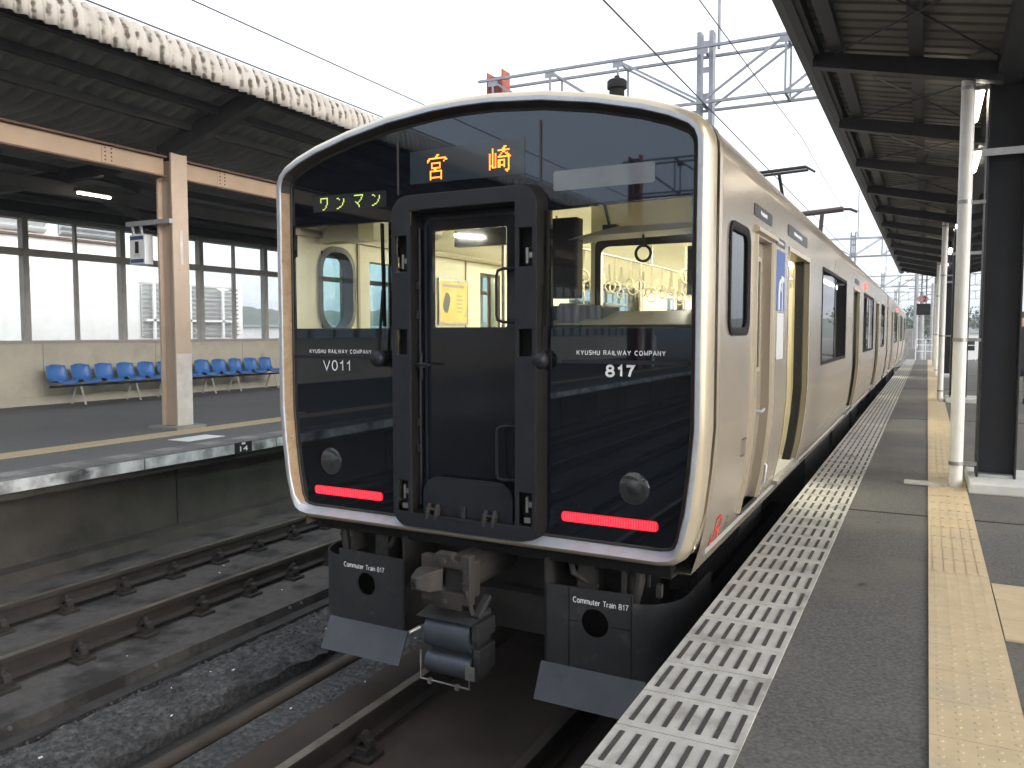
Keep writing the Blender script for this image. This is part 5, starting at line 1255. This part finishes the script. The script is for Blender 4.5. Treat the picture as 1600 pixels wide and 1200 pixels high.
# ------------------------------------------------------------------ person waiting behind the black column
def skinned(name, chains, m, par, sub=2):
    vs, es, rs = [], [], []
    idx = {}
    for ch in chains:
        prev = None
        for key, p, r_ in ch:
            if key not in idx: idx[key] = len(vs); vs.append(p); rs.append(r_)
            if prev is not None: es.append((prev, idx[key]))
            prev = idx[key]
    o0 = ORG.get(par, Vector((0, 0, 0)))
    me = bpy.data.meshes.new(name); me.from_pydata([tuple(Vector(p) - o0) for p in vs], es, []); me.materials.append(M[m])
    o = bpy.data.objects.new(name, me); COL.objects.link(o); o.parent = par; ORG[o] = o0
    q = o.modifiers.new('skin', 'SKIN'); q.use_smooth_shade = True
    lay = me.skin_vertices[0].data if me.skin_vertices else None
    if lay is None:
        bm = bmesh.new(); bm.from_mesh(me); bm.verts.layers.skin.verify(); bm.to_mesh(me); bm.free(); lay = me.skin_vertices[0].data
    for i, r_ in enumerate(rs): lay[i].radius = r_ if isinstance(r_, tuple) else (r_, r_)
    lay[0].use_root = True
    s_ = o.modifiers.new('sub', 'SUBSURF'); s_.levels = sub; s_.render_levels = sub
    return o
px, py = 1.60, 18.3
pe = thing('person', 'person in a dark coat standing at the right edge behind the black column', 'person', (px, py, 0))
V = lambda x, y, z: (px + x, py + y, z)
body = [[('pel', V(0, 0, .92), (.14, .11)), ('waist', V(0, 0, 1.06), (.13, .10)), ('chest', V(0, .01, 1.28), (.16, .11)), ('neckb', V(0, .02, 1.43), (.07, .07)), ('neck', V(-.01, 0, 1.50), .052), ('jaw', V(-.02, -.02, 1.56), (.065, .075)), ('head', V(-.02, -.01, 1.63), (.078, .092)), ('crown', V(-.02, 0, 1.70), (.055, .065))]]
for s in (-1, 1):
    body.append([('pel', V(0, 0, .92), .13), ('hip%d' % s, V(s * .09, 0, .86), .10), ('knee%d' % s, V(s * .10, -.02, .49), .062), ('calf%d' % s, V(s * .10, .01, .34), .058), ('ank%d' % s, V(s * .10, .02, .09), .036), ('heel%d' % s, V(s * .10, .0, .045), .040), ('toe%d' % s, V(s * .115, -.15, .035), (.04, .028))])
    body.append([('chest', V(0, .01, 1.28), .15), ('sh%d' % s, V(s * .17, .01, 1.37), .066), ('el%d' % s, V(s * .23, .03, 1.10), .048), ('wr%d' % s, V(s * .20, -.10, .88), .03), ('palm%d' % s, V(s * .20, -.13, .81), (.034, .02))])
    for k in range(4): body.append([('palm%d' % s, V(s * .20, -.13, .81), .03), ('f%d%d' % (s, k), V(s * .20 + (k - 1.5) * .014, -.15, .765), .009), ('g%d%d' % (s, k), V(s * .20 + (k - 1.5) * .013, -.145, .735 + .006 * abs(k - 1)), .008)])
    body.append([('palm%d' % s, V(s * .20, -.13, .81), .03), ('th%d' % s, V(s * .165, -.15, .79), .010), ('tt%d' % s, V(s * .155, -.165, .765), .008)])
skinned('body', body, 'skin', pe)
m_ = MB(); rr = [(1.455, .075, .075), (1.42, .15, .10), (1.36, .235, .125), (1.2, .205, .14), (1.05, .175, .135), (.9, .20, .155), (.7, .225, .17), (.52, .245, .185)]
m_.loft([[V(a * math.cos(2 * math.pi * k / 24), .01 + b * math.sin(2 * math.pi * k / 24), z + .006 * math.sin(k * 3)) for k in range(24)] for z, a, b in rr]); m_.build('coat', 'coat', pe, smooth=60, solid=.012)
for s in (-1, 1):
    m_ = MB(); m_.tube([V(s * .17, .01, 1.39), V(s * .205, .02, 1.25), V(s * .235, .03, 1.10), V(s * .215, -.05, .97), V(s * .202, -.095, .895)], [.085, .075, .066, .056, .050], 14); m_.build('sleeve', 'coat', pe, smooth=60)
    m_ = MB(); m_.loft([[V(s * .10 + a * math.cos(2 * math.pi * k / 16), -.045 + b * math.sin(2 * math.pi * k / 16), z) for k in range(16)] for z, a, b in ((.0, .048, .135), (.03, .05, .137), (.06, .046, .125), (.10, .042, .07))], True, True); m_.build('shoe', 'coat', pe, smooth=60)
m_ = MB(); m_.loft([[V(-.02 + r_ * math.cos(2 * math.pi * k / 20), .005 + r_ * 1.12 * math.sin(2 * math.pi * k / 20) + dy, z) for k in range(20)] for z, r_, dy in ((1.52, .07, .03), (1.57, .088, .022), (1.63, .096, .012), (1.69, .086, .01), (1.73, .055, .01), (1.742, .01, .01))], True, True); m_.build('hair', 'hair', pe, smooth=60)
m_ = MB()
for s in (-1, 1): m_.tube([V(-.02 + s * .03, -.095, 1.635), V(-.02 + s * .03, -.10, 1.635)], .010, 8)
m_.build('eye', 'black_label', pe)
m_ = MB(); m_.box(px + .2, px + .32, py - .16, py + .16, .62, .86); bg_ = m_.build('handbag', 'frame_black', None, bevel=.03); tag(bg_, 'dark handbag held by the person in the dark coat', 'bag')

# ------------------------------------------------------------------ air
HAZE = 0.0010
hz = bpy.data.materials.new('haze'); hz.use_nodes = True; M['haze'] = hz; t_ = hz.node_tree; t_.nodes.remove(t_.nodes['Principled BSDF'])
pv = t_.nodes.new('ShaderNodeVolumePrincipled'); pv.inputs['Color'].default_value = (.86, .91, 1.0, 1); pv.inputs['Density'].default_value = HAZE; pv.inputs['Anisotropy'].default_value = .2
t_.links.new(pv.outputs[0], t_.nodes['Material Output'].inputs['Volume'])
tag(MB().box(-3010, 3010, -3010, 3010, -2.7, 40).build('haze', 'haze'), 'pale haze in the distance', None, None, 'stuff')
